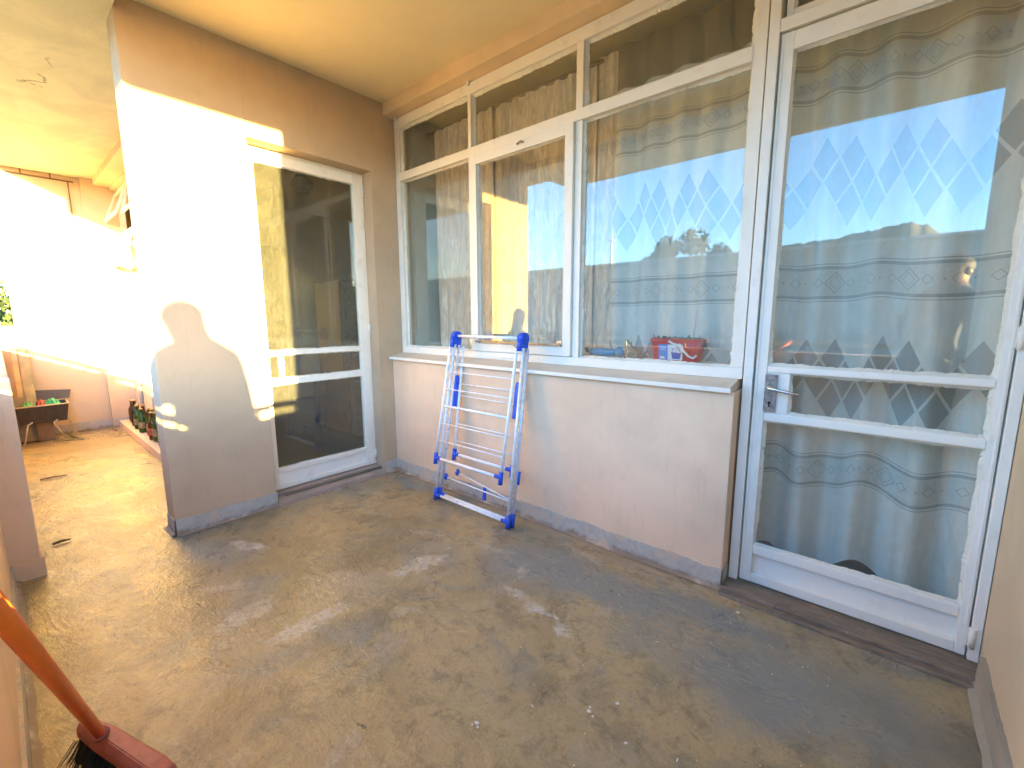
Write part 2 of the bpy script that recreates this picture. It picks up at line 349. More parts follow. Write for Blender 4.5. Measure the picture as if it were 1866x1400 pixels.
def curtain_satin():
    k = N('crinkled_satin_curtain'); a = k.noise(34, 6, .7, dist=1.5, stretch=(1, 1, .16)); b = k.noise(8, 5, .6, stretch=(1, 1, .3)); c = k.noise(60, 3, .5, stretch=(1, 1, .5))
    k.col(k.mix(k.ramp(a, .35, .7), (.56, .45, .34), (.88, .77, .62)))
    k.b.inputs["Sheen Weight"].default_value = .3
    return k.fin(.42, k.bump(k.math('ADD', k.math('ADD', a, b), k.math('MULTIPLY', c, .3)), .85, .02), spec=.7)
M['satin'] = curtain_satin()

# ------------------------------------------------------------------ the balcony shell
HS, HI = 2.476, 2.54          # lower soffit, inner ceiling
XF = -3.435                   # far wall
XE = 3.04                     # end wall
YO, YL = -1.93, -1.84         # parapet inner faces (near part, far part)

def floor_build():
    mb = MB()
    def f(u, v):
        x = -3.6+u*6.95; y = -2.06+v*2.2
        return (x, y, .0022*noise.noise(Vector((x*2.2, y*2.2, 0)))+.0008*noise.noise(Vector((x*9, y*9, 3)))-.002)
    mb.grid(f, 180, 60)
    o = mb.build('balcony_floor', M['floor']); tag(o, kind='structure')
    s = MB(); s.box((-3.7, -2.06, -.25), (3.36, 4.3, -.02)); tag(s.build('floor_slab', M['soffit']), kind='structure')
floor_build()

c = MB(); c.box((0, -1.358, HI), (XE, 0, 2.83)); o = c.build('inner_ceiling', M['ceil']); tag(o, kind='structure')
c = MB(); c.box((-.03, YO-.11, HS), (3.16, -1.3585, 2.83)); c.box((-3.7, -1.75, HS), (-.156, -.80, 2.83)); c.box((-.156, -1.75, HS), (-.03, -1.3585, 2.83))
tag(c.build('outer_ceiling', M['soffit']), kind='structure')

def skirt_strip(mb, p, q, h=.085, t=.012, seg=40):     # wavy topped painted skirting along p-q, n is outwards
    p, q = Vector(p), Vector(q); d = (q-p); n = Vector((d.y, -d.x, 0)).normalized(); L = d.length; k = max(4, int(L*60))
    for i in range(k):
        a, b = p+d*(i/k), p+d*((i+1)/k)
        ha = h+.011*noise.noise(a*7)+.006*noise.noise(a*31); hb = h+.011*noise.noise(b*7)+.006*noise.noise(b*31)
        mb.bm.faces.new([mb.bm.verts.new(v) for v in (a+n*t, b+n*t, b+n*(t-.003)+Vector((0,0,hb)), a+n*(t-.003)+Vector((0,0,ha)))])
        mb.bm.faces.new([mb.bm.verts.new(v) for v in (a+n*(t-.003)+Vector((0,0,ha)), b+n*(t-.003)+Vector((0,0,hb)), b+Vector((0,0,hb)), a+Vector((0,0,ha)))])
    # mortar fillet against the floor
    for i in range(k):
        a, b = p+d*(i/k), p+d*((i+1)/k); w1 = .014+.010*abs(noise.noise(a*9)); w2 = .014+.010*abs(noise.noise(b*9))
        mb.bm.faces.new([mb.bm.verts.new(v) for v in (a+n*(t+w1)+Vector((0,0,.001)), b+n*(t+w2)+Vector((0,0,.001)), b+n*t+Vector((0,0,.012)), a+n*t+Vector((0,0,.012)))])
    bmesh.ops.remove_doubles(mb.bm, verts=mb.bm.verts, dist=1e-5)

# window wall: low wall, lintel, part beside the door
W = thing('window_wall', (1.5, .12, 0), 'beige plastered balcony wall carrying the curtained window and sill', 'wall')
mb = MB(); mb.box((0.0, 0, -.02), (2.2855, .20, .828), .004); mb.build('low_wall', M['wall'], W)
mb = MB(); mb.box((0.0, 0, 2.462), (XE, .26, 2.80), .003); mb.build('lintel', M['wall2'], W)
mb = MB(); skirt_strip(mb, (0.0, 0, 0), (2.2855, 0, 0)); skirt_strip(mb, (2.2855, 0, 0), (2.2855, .10, 0), t=.006); mb.build('skirting', M['skirt'], W, recalc=False)
mb = MB()    # sloping sill
mb.prism([(0.001, -.026, .829), (0.001, -.026, .849), (0.001, .085, .872), (0.001, .19, .872), (0.001, .19, .829)], (2.274, 0, 0))
mb.build('sill', M['sill'], W)
mb = MB(); mb.box((0.001, -.029, .830), (2.277, -.0262, .8485), .001); mb.build('sill_edge', M['white'], W)
mb = MB(); mb.box((.0, .20, -.02), (2.30, .30, .86)); mb.box((.0, .1655, .873), (2.30, .36, .918), .004); mb.build('inner_ledge', M['white2'], W)

# pier wall with its glazed door
D = thing('pier_wall', (-.08, -.7, 0), 'sunlit beige pier wall with a glazed door in it, ending in a free corner', 'wall')
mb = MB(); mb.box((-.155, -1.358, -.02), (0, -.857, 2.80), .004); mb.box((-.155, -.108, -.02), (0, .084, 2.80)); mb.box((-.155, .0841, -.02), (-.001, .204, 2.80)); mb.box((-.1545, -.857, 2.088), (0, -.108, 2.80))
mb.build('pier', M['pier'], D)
mb = MB(); skirt_strip(mb, (-.155, -1.358, 0), (0, -1.358, 0), t=.006); skirt_strip(mb, (0, -1.358, 0), (0, -.857, 0)); skirt_strip(mb, (0, -.108, 0), (0, 0.0, 0)); mb.build('skirting', M['skirt'], D, recalc=False)
mb = MB(); mb.box((-.155, -.856, -.01), (-.060, -.109, .050), .004); mb.box((-.060, -.856, -.01), (.024, -.109, .026), .008); mb.build('threshold', plaster('pink_threshold', (.40, .31, .25), dirt=.6, rough=.6, bs=.5), D)

# end wall, right of the curtained door
E = thing('end_wall', (3.1, -.7, 0), 'smooth beige end wall beside the curtained door', 'wall')
mb = MB(); mb.box((XE, -1.358, -.02), (3.16, .26, HI+.2), .004); mb.build('plaster_face', M['wall2'], E)
mb = MB(); skirt_strip(mb, (XE, .0, 0), (XE, -1.358, 0), t=.016, h=.09); mb.build('skirting', plaster('beige_skirting', (.42, .36, .27), dirt=.4), E, recalc=False)

# far wall and the wall beyond the pier
F = thing('far_wall', (-3.5, -1.2, 0), 'beige far wall closing the balcony behind the black tub', 'wall')
mb = MB(); mb.box((XF-.2, -1.733, -.02), (XF, -1.15, HS+.1)); mb.box((XF-.2, -1.16, -.02), (XF+.055, -.86, HS+.1)); mb.box((XF-.19, -1.95, -.02), (XF-.01, -1.733, .85)); mb.build('plaster_face', M['wall2'], F)
mb = MB(); skirt_strip(mb, (XF, -1.80, 0), (XF, -1.16, 0)); skirt_strip(mb, (XF+.055, -1.15, 0), (XF+.055, -.95, 0)); mb.build('skirting', M['skirt'], F, recalc=False)
mb = MB()
for a, b in (((XF+.0, -1.70, 2.425), (XF+.012, -1.20, 2.437)), ((XF, -1.245, 1.0), (XF+.012, -1.235, 2.425)), ((XF, -1.55, 2.437), (XF+.012, -1.54, HS)), ((XF, -1.36, 2.437), (XF+.012, -1.35, HS))): mb.box(a, b)
mb.build('trim', M['wood'], F)
B = thing('recessed_window_wall', (-1.8, -.9, 0), 'low beige wall and window band behind the row of bottles', 'wall')
mb = MB(); mb.box((XF+.05, -.95, -.02), (-.155, -.80, .85), .004); mb.box((XF+.05, -.95, 2.40), (-.155, -.80, HS+.1)); mb.build('plaster_face', M['wall'], B)
mb = MB(); mb.box((XF+.05, -1.07, 2.425), (-.155, -.945, HS+.02), .003); mb.build('beam', M['wall2'], B)
mb = MB(); mb.box((XF+.05, -1.115, -.01), (-.156, -.951, .065), .008); mb.build('ledge', M['wall'], B)
for x in (-3.0, -2.45): MBx = MB(); MBx.tube([(x, -.965, .07), (x, -.965, .85)], .014); MBx.build('pipe', M['skirt'], B)

# parapet walls with their handrails
def parapet(name, a, b, label, pillar=None):
    o = thing(name, ((a[0]+b[0])/2, (a[1]+b[1])/2, 0), label, 'wall', 'parapet walls round the balcony')
    mb = MB(); mb.box((a[0], a[1], -.25), (b[0], b[1], .85), .006)
    mb.build('plaster_face', M['wall'], o); return o
p1 = parapet('parapet_wall', (-.03, YO-.11), (3.2, YO), 'long plastered parapet wall the orange broom leans on')
mb = MB(); skirt_strip(mb, (3.04, YO, 0), (-.03, YO, 0)); mb.build('skirting', M['skirt'], p1, recalc=False)
mb = MB(); mb.box((-.155, -1.98, -.24), (-.03, -1.838, .872), .006); mb.build('end_post', M['wall'], p1)
mb = MB(); mb.box((-.155, -1.84, -.01), (-.018, -1.826, .085), .004); mb.box((-.03, -1.93, -.01), (-.017, -1.826, .085), .004); mb.build('post_skirting', M['wall'], p1)
p2 = parapet('parapet_wall', (XF-.2, YL-.11), (-.155, YL), 'far stretch of parapet wall between end post and leaning planks')
p3 = parapet('parapet_wall', (XE, YO), (3.15, -1.36), 'short parapet wall closing the balcony beside the end wall')
def handrail(a, b, label):
    a, b = Vector(a), Vector(b); o = thing('handrail', (a+b)/2-Vector((0,0,.08)), label, 'railing', 'handrails on the parapets')
    d = (b-a).normalized(); n = Vector((-d.y, d.x, 0))*.022
    mb = MB(); mb.prism([a-n+Vector((0,0,-.002)), a+n+Vector((0,0,-.002)), a+n+Vector((0,0,.03)), a-n+Vector((0,0,.03))], b-a); mb.build('bar', M['rail'], o)
    L = (b-a).length; k = max(2, int(L/.55))
    for i in range(k+1):
        p = a+d*(L*(.03+.94*i/k)); mb = MB(); mb.box((p.x-.008, p.y-.008, .849), (p.x+.008, p.y+.008, .899)); mb.build('post', M['rail'], o)
handrail((.05, YO-.055, .90), (3.13, YO-.055, .90), 'painted flat handrail above the long parapet wall')
handrail((XF-.1, YL-.05, .90), (-.2, YL-.05, .90), 'painted flat handrail above the far stretch of parapet')
handrail((3.10, -1.86, .90), (3.10, -1.37, .90), 'short painted handrail beside the end wall')

# ------------------------------------------------------------------ rooms behind the glass
def room(x0, x1, y0, y1, z0, z1, wallm, floorm, skip=()):
    t = .12; mb = MB()
    if 'l' not in skip: mb.box((x0-t, y0, z0), (x0, y1, z1))
    if 'r' not in skip: mb.box((x1, y0, z0), (x1+t, y1, z1))
    if 'b' not in skip: mb.box((x0-t, y1, z0), (x1+t, y1+t, z1))
    tag(mb.build('inner_room_wall', wallm), kind='structure')
    mb = MB(); mb.box((x0-t, y0, z1), (x1+t, y1+t, z1+t)); tag(mb.build('inner_room_ceiling', M['ceil']), kind='structure')
    mb = MB(); mb.box((x0-t, y0, z0-.02), (x1+t, y1+t, z0)); tag(mb.build('inner_room_floor', floorm), kind='structure')
lino = plain('room_floor_lino', (.20, .16, .11), .35, var=.2, scale=6)
room(.045, 3.3, .30, 3.9, .03, 2.52, M['inner'], lino)
room(-3.38, -.16, -.79, 2.9, .04, 2.51, plaster('cream_room_plaster', (.78, .72, .56), dirt=.1), lino, skip=('r',))
mb = MB(); mb.box((-.155, .205, -.02), (.0, 4.0, 2.52)); mb.box((.0, .205, .9), (.045, .30, 2.44)); tag(mb.build('partition_wall', M['inner']), 'pale green plastered partition wall behind the window', 'wall')
mb = MB(); mb.box((3.162, .0, -.02), (3.6, 4.2, 2.83)); mb.box((-3.8, 3.95, -.02), (3.5, 4.2, 2.83)); mb.box((-3.8, .0, 2.70), (3.6, 4.2, 2.95)); mb.box((-3.85, -1.1, -.02), (-3.66, 4.2, 2.83)); mb.box((-3.8, -.8, 2.70), (-.16, .0, 2.95))
tag(mb.build('apartment_building', M['wall2']), 'beige apartment block shell around the rooms behind the balcony', 'building')

# ------------------------------------------------------------------ putty, panes
def plane_pt(axis, depth):
    if axis == 'y': return lambda a, z, d=0: Vector((a, depth+d, z))       # faces -y
    return lambda a, z, d=0: Vector((depth-d, a, z))                       # faces +x
def putty(P, a0, a1, z0, z1, wd=.016, th=.010, rag=.0055, seed=0):
    """ragged sloping putty band round a pane"""
    mb = MB(); out = []; inn = []
    def edge(p, q):
        p, q = Vector(p), Vector(q); L = (q-p).length; n = max(6, int(L/.008)); return [p+(q-p)*(i/n) for i in range(n)]
    C = [(a0, z0), (a1, z0), (a1, z1), (a0, z1)]; pts = []
    for i in range(4): pts += edge(C[i], C[(i+1) % 4])
    cx, cz = (a0+a1)/2, (z0+z1)/2; W2, H2 = (a1-a0)/2, (z1-z0)/2
    for p in pts:
        nz = noise.noise(Vector((p.x*7+seed, p.y*7, seed*3.1)))*.7+noise.noise(Vector((p.x*34, p.y*34+seed, 7)))*.5+noise.noise(Vector((p.x*110, p.y*110+seed, 3)))*.55
        wd2 = max(.004, wd+rag*nz*1.6)
        ix = cx+(p.x-cx)*(W2-wd2)/W2 ; iz = cz+(p.y-cz)*(H2-wd2)/H2
        out.append(mb.bm.verts.new(P(p.x, p.y, -th-.002*nz))); inn.append(mb.bm.verts.new(P(ix, iz, -.0006)))
    n = len(pts)
    for i in range(n): mb.bm.faces.new((out[i], out[(i+1) % n], inn[(i+1) % n], inn[i]))
    return mb
def pane_mb(P, a0, a1, z0, z1, th=.004):
    mb = MB(); p, q = P(a0, z0, 0), P(a1, z1, th); mb.box(p, q); return mb
def glazing(P, a0, a1, z0, z1, parent, gm, seed, **k):
    g = pane_mb(P, a0-.006, a1+.006, z0-.006, z1+.006).build('pane', gm, parent)
    putty(P, a0-.004, a1+.004, z0-.004, z1+.004, seed=seed, **k).build('putty', M['putty'], parent, recalc=False)

# ------------------------------------------------------------------ the big window
Wn = thing('steel_window', (1.15, .115, .872), 'wide white steel window over the sill with three bays and top lights', 'window')
PW = plane_pt('y', .115)
mb = MB(); y0, y1 = .085, .140
xs0, xs1, zs0, zs1 = .003, 2.287, .873, 2.447
mb.box((xs0, y0, zs0), (xs1, y1, zs0+.045), .003); mb.box((xs0, y0, 2.40), (xs1, y1, zs1+.012), .003)
mb.box((xs0, y0+.001, zs0+.045), (.050, y1, 2.40), .002); mb.box((2.243, y0+.001, zs0+.045), (xs1, y1, 2.40), .002)
mb.build('frame', M['white'], Wn)
for x0, x1 in ((.727, .752), (1.474, 1.512)):
    mb = MB(); mb.box((x0, y0+.003, .918), (x1, y1-.002, 2.055), .003); mb.box((x0, y0+.003, 2.107), (x1, y1-.002, 2.3995), .003); mb.build('mullion', M['white'], Wn)
mb = MB(); mb.box((.050, y0-.004, 2.055), (2.243, y1-.003, 2.107), .003); mb.build('transom', M['white'], Wn)
for i, (a0, a1, z0, z1) in enumerate(((.050, .727, 2.107, 2.40), (.752, 1.474, 2.107, 2.40), (1.512, 2.243, 2.107, 2.40), (.050, .727, .918, 2.055), (1.512, 2.243, .918, 2.055))):
    glazing(PW, a0+.004, a1-.004, z0+.004, z1-.004, Wn, M['glass'], i+1, wd=.015 if z0 > 2 else .010)
cs = MB(); a0, a1, z0, z1 = .755, 1.471, .921, 2.052; f = .048
cs.box((a0, .072, z0), (a0+f, .112, z1), .003); cs.box((a1-f, .072, z0), (a1, .112, z1), .003); cs.box((a0+f-.001, .073, z0), (a1-f+.001, .1115, z0+f), .002); cs.box((a0+f-.001, .073, z1-f), (a1-f+.001, .1115, z1), .002)
cs = cs.build('casement', M['white'], Wn)
glazing(plane_pt('y', .098), a0+f, a1-f, z0+f, z1-f, cs, M['glass'], 9, wd=.008, th=.012)
mb = MB(); mb.box((.79, .058, .975), (1.42, .071, .983), .002); mb.tube([(1.10, .064, .965), (1.12, .060, .955), (1.14, .058, .962)], .004); mb.build('stay_bar', plain('old_brass_stay', (.45, .33, .22), .4, .7, var=.3), cs)
mb = MB(); mb.tube([(1.12, .068, 2.035), (1.15, .056, 2.038), (1.17, .058, 2.030)], .005); mb.build('latch', M['plate'], cs)
for x in (.035, .745): mb = MB(); mb.tube([(x, .070, 2.452), (x, .083, 2.452)], .012, 12); mb.build('lug', M['white'], Wn)

# ------------------------------------------------------------------ door with curtain behind it
Dr = thing('glazed_door', (2.67, .11, .024), 'white steel glazed door with lever handle and patterned curtain behind', 'door')
mb = MB()
mb.box((2.294, .075, .022), (2.328, .150, 2.448), .003); mb.box((3.012, .078, .022), (3.038, .150, 2.448), .003)
mb.box((2.328, .078, 2.118), (3.012, .149, 2.160), .003); mb.box((2.328, .079, 2.415), (3.012, .149, 2.4475), .003)
mb.build('door_frame', M['white2'], Dr)
mb = MB(); mb.box((2.340, .100, 2.166), (2.362, .130, 2.409), .002); mb.box((2.982, .100, 2.166), (3.004, .130, 2.409), .002); mb.box((2.362, .101, 2.166), (2.982, .129, 2.190), .002); mb.box((2.362, .101, 2.386), (2.982, .129, 2.409), .002)
fl = mb.build('fanlight', M['white2'], Dr); glazing(plane_pt('y', .118), 2.364, 2.980, 2.192, 2.384, fl, M['glass'], 12, wd=.008)
L0, L1, Z0, Z1 = 2.333, 3.008, .026, 2.112
mb = MB(); ya, yb = .088, .128
mb.box((L0, ya, Z0), (2.374, yb, Z1), .003); mb.box((2.982, ya, Z0), (L1, yb, Z1), .003)
mb.box((2.374, ya+.0006, 2.052), (2.982, yb, Z1-.0006), .003)
mb.box((2.374, ya+.0006, .908), (2.982, yb, .932), .005); mb.box((2.374, ya+.0006, .716), (2.982, yb, .748), .005)
mb.box((2.374, ya+.0006, .150), (2.982, yb, .190), .005); mb.box((2.374, ya+.0006, Z0+.0005), (2.982, yb, .064), .003)
mb.box((2.3735, ya+.006, .748), (2.452, yb, .908), .003)
lf = mb.build('door_leaf', M['white2'], Dr)
mb = MB(); mb.box((2.3741, .112, .0645), (2.9819, .120, .1495)); mb.build('kick_panel', M['white2'], lf)
mb = MB()
for x in (2.3405, 3.0005): mb.box((x-.003, .084, Z0+.02), (x+.003, .0882, Z1-.02), .001)
mb.build('beading', M['white2'], lf)
PD = plane_pt('y', .108)
for i, (a0, a1, z0, z1) in enumerate(((2.376, 2.980, .935, 2.050), (2.454, 2.980, .750, .906), (2.376, 2.980, .192, .714))):
    glazing(PD, a0, a1, z0, z1, lf, M['glass'], 20+i, wd=.011, th=.012, rag=.0045)
mb = MB(); mb.box((2.370, .085, .754), (2.412, .0936, .902), .0015); pl = mb.build('lock_plate', M['plate'], lf)
mb = MB(); mb.lathe((2.390, .0845, .790), [(.0055, 0), (.0055, .0015)], 14, (0, -1, 0)); mb.box((2.3875, .0830, .774), (2.3925, .0846, .789)); mb.build('keyhole', M['dark'], pl)
mb = MB(); mb.lathe((2.384, .0848, .852), [(.0115, 0), (.011, .010), (.008, .014)], 16, (0, -1, 0))
mb.tube([(2.384, .072, .852), (2.384, .056, .852), (2.396, .047, .851), (2.42, .045, .848), (2.45, .046, .842), (2.478, .050, .838), (2.492, .056, .837)], [.0075, .0075, .0085, .0075, .0062, .0055, .004], 12)
mb.build('lever_handle', M['steel'], lf)
mb = MB(); mb.box((2.372, .0838, .893), (2.376, .0851, .897)); mb.box((2.405, .0838, .892), (2.409, .0851, .896)); mb.build('screw', M['dark'], pl)
for z in (.10, 1.06, 1.95):
    mb = MB(); mb.tube([(3.016, .076, z-.035), (3.016, .076, z+.035)], .0085, 12); mb.box((3.004, .080, z-.03), (3.016, .0875, z+.03), .001); mb.build('hinge', M['white'], Dr)
mb = MB(); mb.box((2.2865, -.012, -.012), (3.04, .20, .020), .005); mb.box((2.2865, -.046, -.012), (3.039, -.0125, .009), .005)
tag(mb.build('door_threshold', M['thr']), 'worn dark grained threshold under the curtained door', 'threshold')

# ------------------------------------------------------------------ sunlit glazed door in the pier
D2 = thing('glazed_door', (-.05, -.48, .05), 'white steel glazed door in the sunlit pier wall, dark room behind', 'door')
mb = MB()
mb.box((-.142, -.857, .053), (-.104, -.842, 2.087), .003); mb.box((-.142, -.124, .053), (-.104, -.109, 2.087), .003); mb.box((-.141, -.842, 2.070), (-.105, -.124, 2.087), .003)
mb.build('door_frame', M['white'], D2)
mb = MB(); xa, xb = -.138, -.098; A0, A1 = -.840, -.126
mb.box((xa, A0, .056), (xb, A0+.042, 2.068), .003); mb.box((xa, A1-.060, .056), (xb, A1, 2.068), .003)
for z0, z1 in ((2.008, 2.0675), (.897, .927), (.716, .757), (.162, .190), (.0565, .084)): mb.box((xa, A0+.042, z0), (xb-.0006, A1-.060, z1), .003)
mb.box((xa, -.738, .757), (xb-.004, -.714, .897), .002)
lf2 = mb.build('door_leaf', M['white'], D2)
mb = MB(); mb.box((-.126, A0+.0421, .0845), (-.114, A1-.0601, .1615)); mb.build('kick_panel', M['white2'], lf2)
PP = plane_pt('x', -.114)
for i, (a0, a1, z0, z1) in enumerate(((-.796, -.188, .929, 2.006), (-.796, -.740, .759, .895), (-.712, -.188, .759, .895), (-.796, -.188, .192, .714))):
    glazing(PP, a0, a1, z0, z1, lf2, M['glass_d'], 40+i, wd=.007, th=.010, rag=.004)
for z in (.128, 1.046, 1.975):
    mb = MB(); mb.tube([(-.094, -.120, z-.035), (-.094, -.120, z+.035)], .009, 12); mb.box((-.103, -.140, z-.03), (-.0965, -.122, z+.03), .001); mb.build('hinge', M['white'], D2)

# windows of the recessed wall, two sashes standing open
W2 = thing('steel_window', (-1.8, -.87, .85), 'white steel window band beyond the pier with top sashes standing open', 'window')
mb = MB(); xa, xb = XF+.056, -.157
mb.box((xa, -.90, .85), (xb, -.85, .89)); mb.box((xa, -.90, 2.36), (xb, -.85, 2.40)); mb.box((xa, -.899, 1.95), (xb, -.851, 1.99))
for i in range(6):
    x = xa+(xb-xa)*i/5; x = min(max(x, xa+.016), xb-.016); mb.box((x-.015, -.898, .89), (x+.015, -.852, 1.95)); mb.box((x-.015, -.898, 1.99), (x+.015, -.852, 2.36))
mb.build('frame', M['white'], W2)
for i in range(5):
    x0 = xa+(xb-xa)*i/5+.02; x1 = xa+(xb-xa)*(i+1)/5-.02
    mb = MB(); mb.box((x0, -.877, .892), (x1, -.873, 1.948)); mb.build('pane', M['glass'], W2)
def sash(x0, x1, z1, h, ang):
    mb = MB(); a = Vector((0, -math.sin(ang), -math.cos(ang))); p = Vector((0, -.905, z1)); t = Vector((0, -.018, 0))
    def bar(u0, u1, v0, v1): q = [Vector((u0, p.y, p.z))+a*v0, Vector((u1, p.y, p.z))+a*v0, Vector((u1, p.y, p.z))+a*v1, Vector((u0, p.y, p.z))+a*v1]; mb.prism(q, t)
    bar(x0, x1, 0, .035); bar(x0, x1, h-.035, h); bar(x0, x0+.03, .035, h-.035); bar(x1-.03, x1, .035, h-.035)
    s = mb.build('sash', M['white'], W2)
    mb = MB(); q = [Vector((x0+.03, p.y-.008, p.z))+a*.035, Vector((x1-.03, p.y-.008, p.z))+a*.035, Vector((x1-.03, p.y-.008, p.z))+a*(h-.035), Vector((x0+.03, p.y-.008, p.z))+a*(h-.035)]; mb.prism(q, (0, -.003, 0)); mb.build('pane', M['glass'], s)
sash(xa+.04, xa+.62, 2.36, .30, R(20)); sash(xa+.70, xa+1.26, 2.36, .30, R(14)); sash(xa+.04, xa+.62, 1.95, .32, R(15))

# ------------------------------------------------------------------ curtains
def curtain(x0, x1, yc, z0, z1, amp, lam, mat, label, seed, gather=0.0, hem=None):
    mb = MB(); nu = int((x1-x0)/.007); nv = 60
    def prof(u, v):
        x = x0+(x1-x0)*u; z = z0+(z1-z0)*v
        a = amp*(.55+.45*noise.noise(Vector((x*2.1, seed, z*.35))))*(1.0-.35*v)
        y = yc+a*math.sin(2*math.pi*(x/lam)+1.6*noise.noise(Vector((x*1.6, seed+4, z*.5))))+.35*amp*noise.noise(Vector((x*9, z*1.1, seed)))+.004*noise.noise(Vector((x*26, z*5, seed)))
        if hem: z += hem(x)*(1-v)**3
        dx = .012*noise.noise(Vector((x*3, z*1.5, seed+9)))
        return Vector((x+dx, y, z))
    st = 1.35
    mb.grid(prof, nu, nv, uv=lambda u, v: ((x0+(x1-x0)*u)*1.12+.02*math.sin(9*u+seed), z0+(z1-z0)*v+.005*noise.noise(Vector(((x0+(x1-x0)*u)*5, seed, v)))))
    o = mb.build('curtain', mat, None, recalc=False); tag(o, label, 'curtain', 'curtains inside the rooms'); return o
def rod(x0, x1, y, z, label): mb = MB(); mb.tube([(x0, y, z), (x1, y, z)], .010); tag(mb.build('curtain_rod', M['wood'], None), label, 'rod')
curtain(1.575, 2.30, .300, .905, 2.43, .032, .15, M['sheer'], 'sheer argyle patterned curtain behind the red basket', 3.1)
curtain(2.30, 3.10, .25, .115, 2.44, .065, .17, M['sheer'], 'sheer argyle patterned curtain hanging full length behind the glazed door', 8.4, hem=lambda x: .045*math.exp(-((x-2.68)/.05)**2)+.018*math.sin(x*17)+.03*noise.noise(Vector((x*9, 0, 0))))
curtain(.205, .76, .27, .905, 2.385, .018, .085, M['satin'], 'crinkled grey satin curtain in the bay nearest the corner', 5.2)
curtain(.765, 1.47, .285, .905, 2.39, .020, .095, M['satin'], 'crinkled grey satin curtain behind the opening casement', 6.6)
curtain(1.465, 1.60, .30, .905, 2.42, .020, .06, M['satin'], 'narrow bunched satin curtain left of the argyle sheer', 1.7)
curtain(-3.375, -.2, -.765, .10, 2.49, .015, .12, plain('cream_curtain_cloth', (.55, .48, .34), .8, var=.1), 'plain cream curtain drawn inside the recessed window band', 9.3)
rod(.1, 1.5, .29, 2.395, 'thin brown curtain rod over the satin curtains')
for x in (2.84,):
    pass

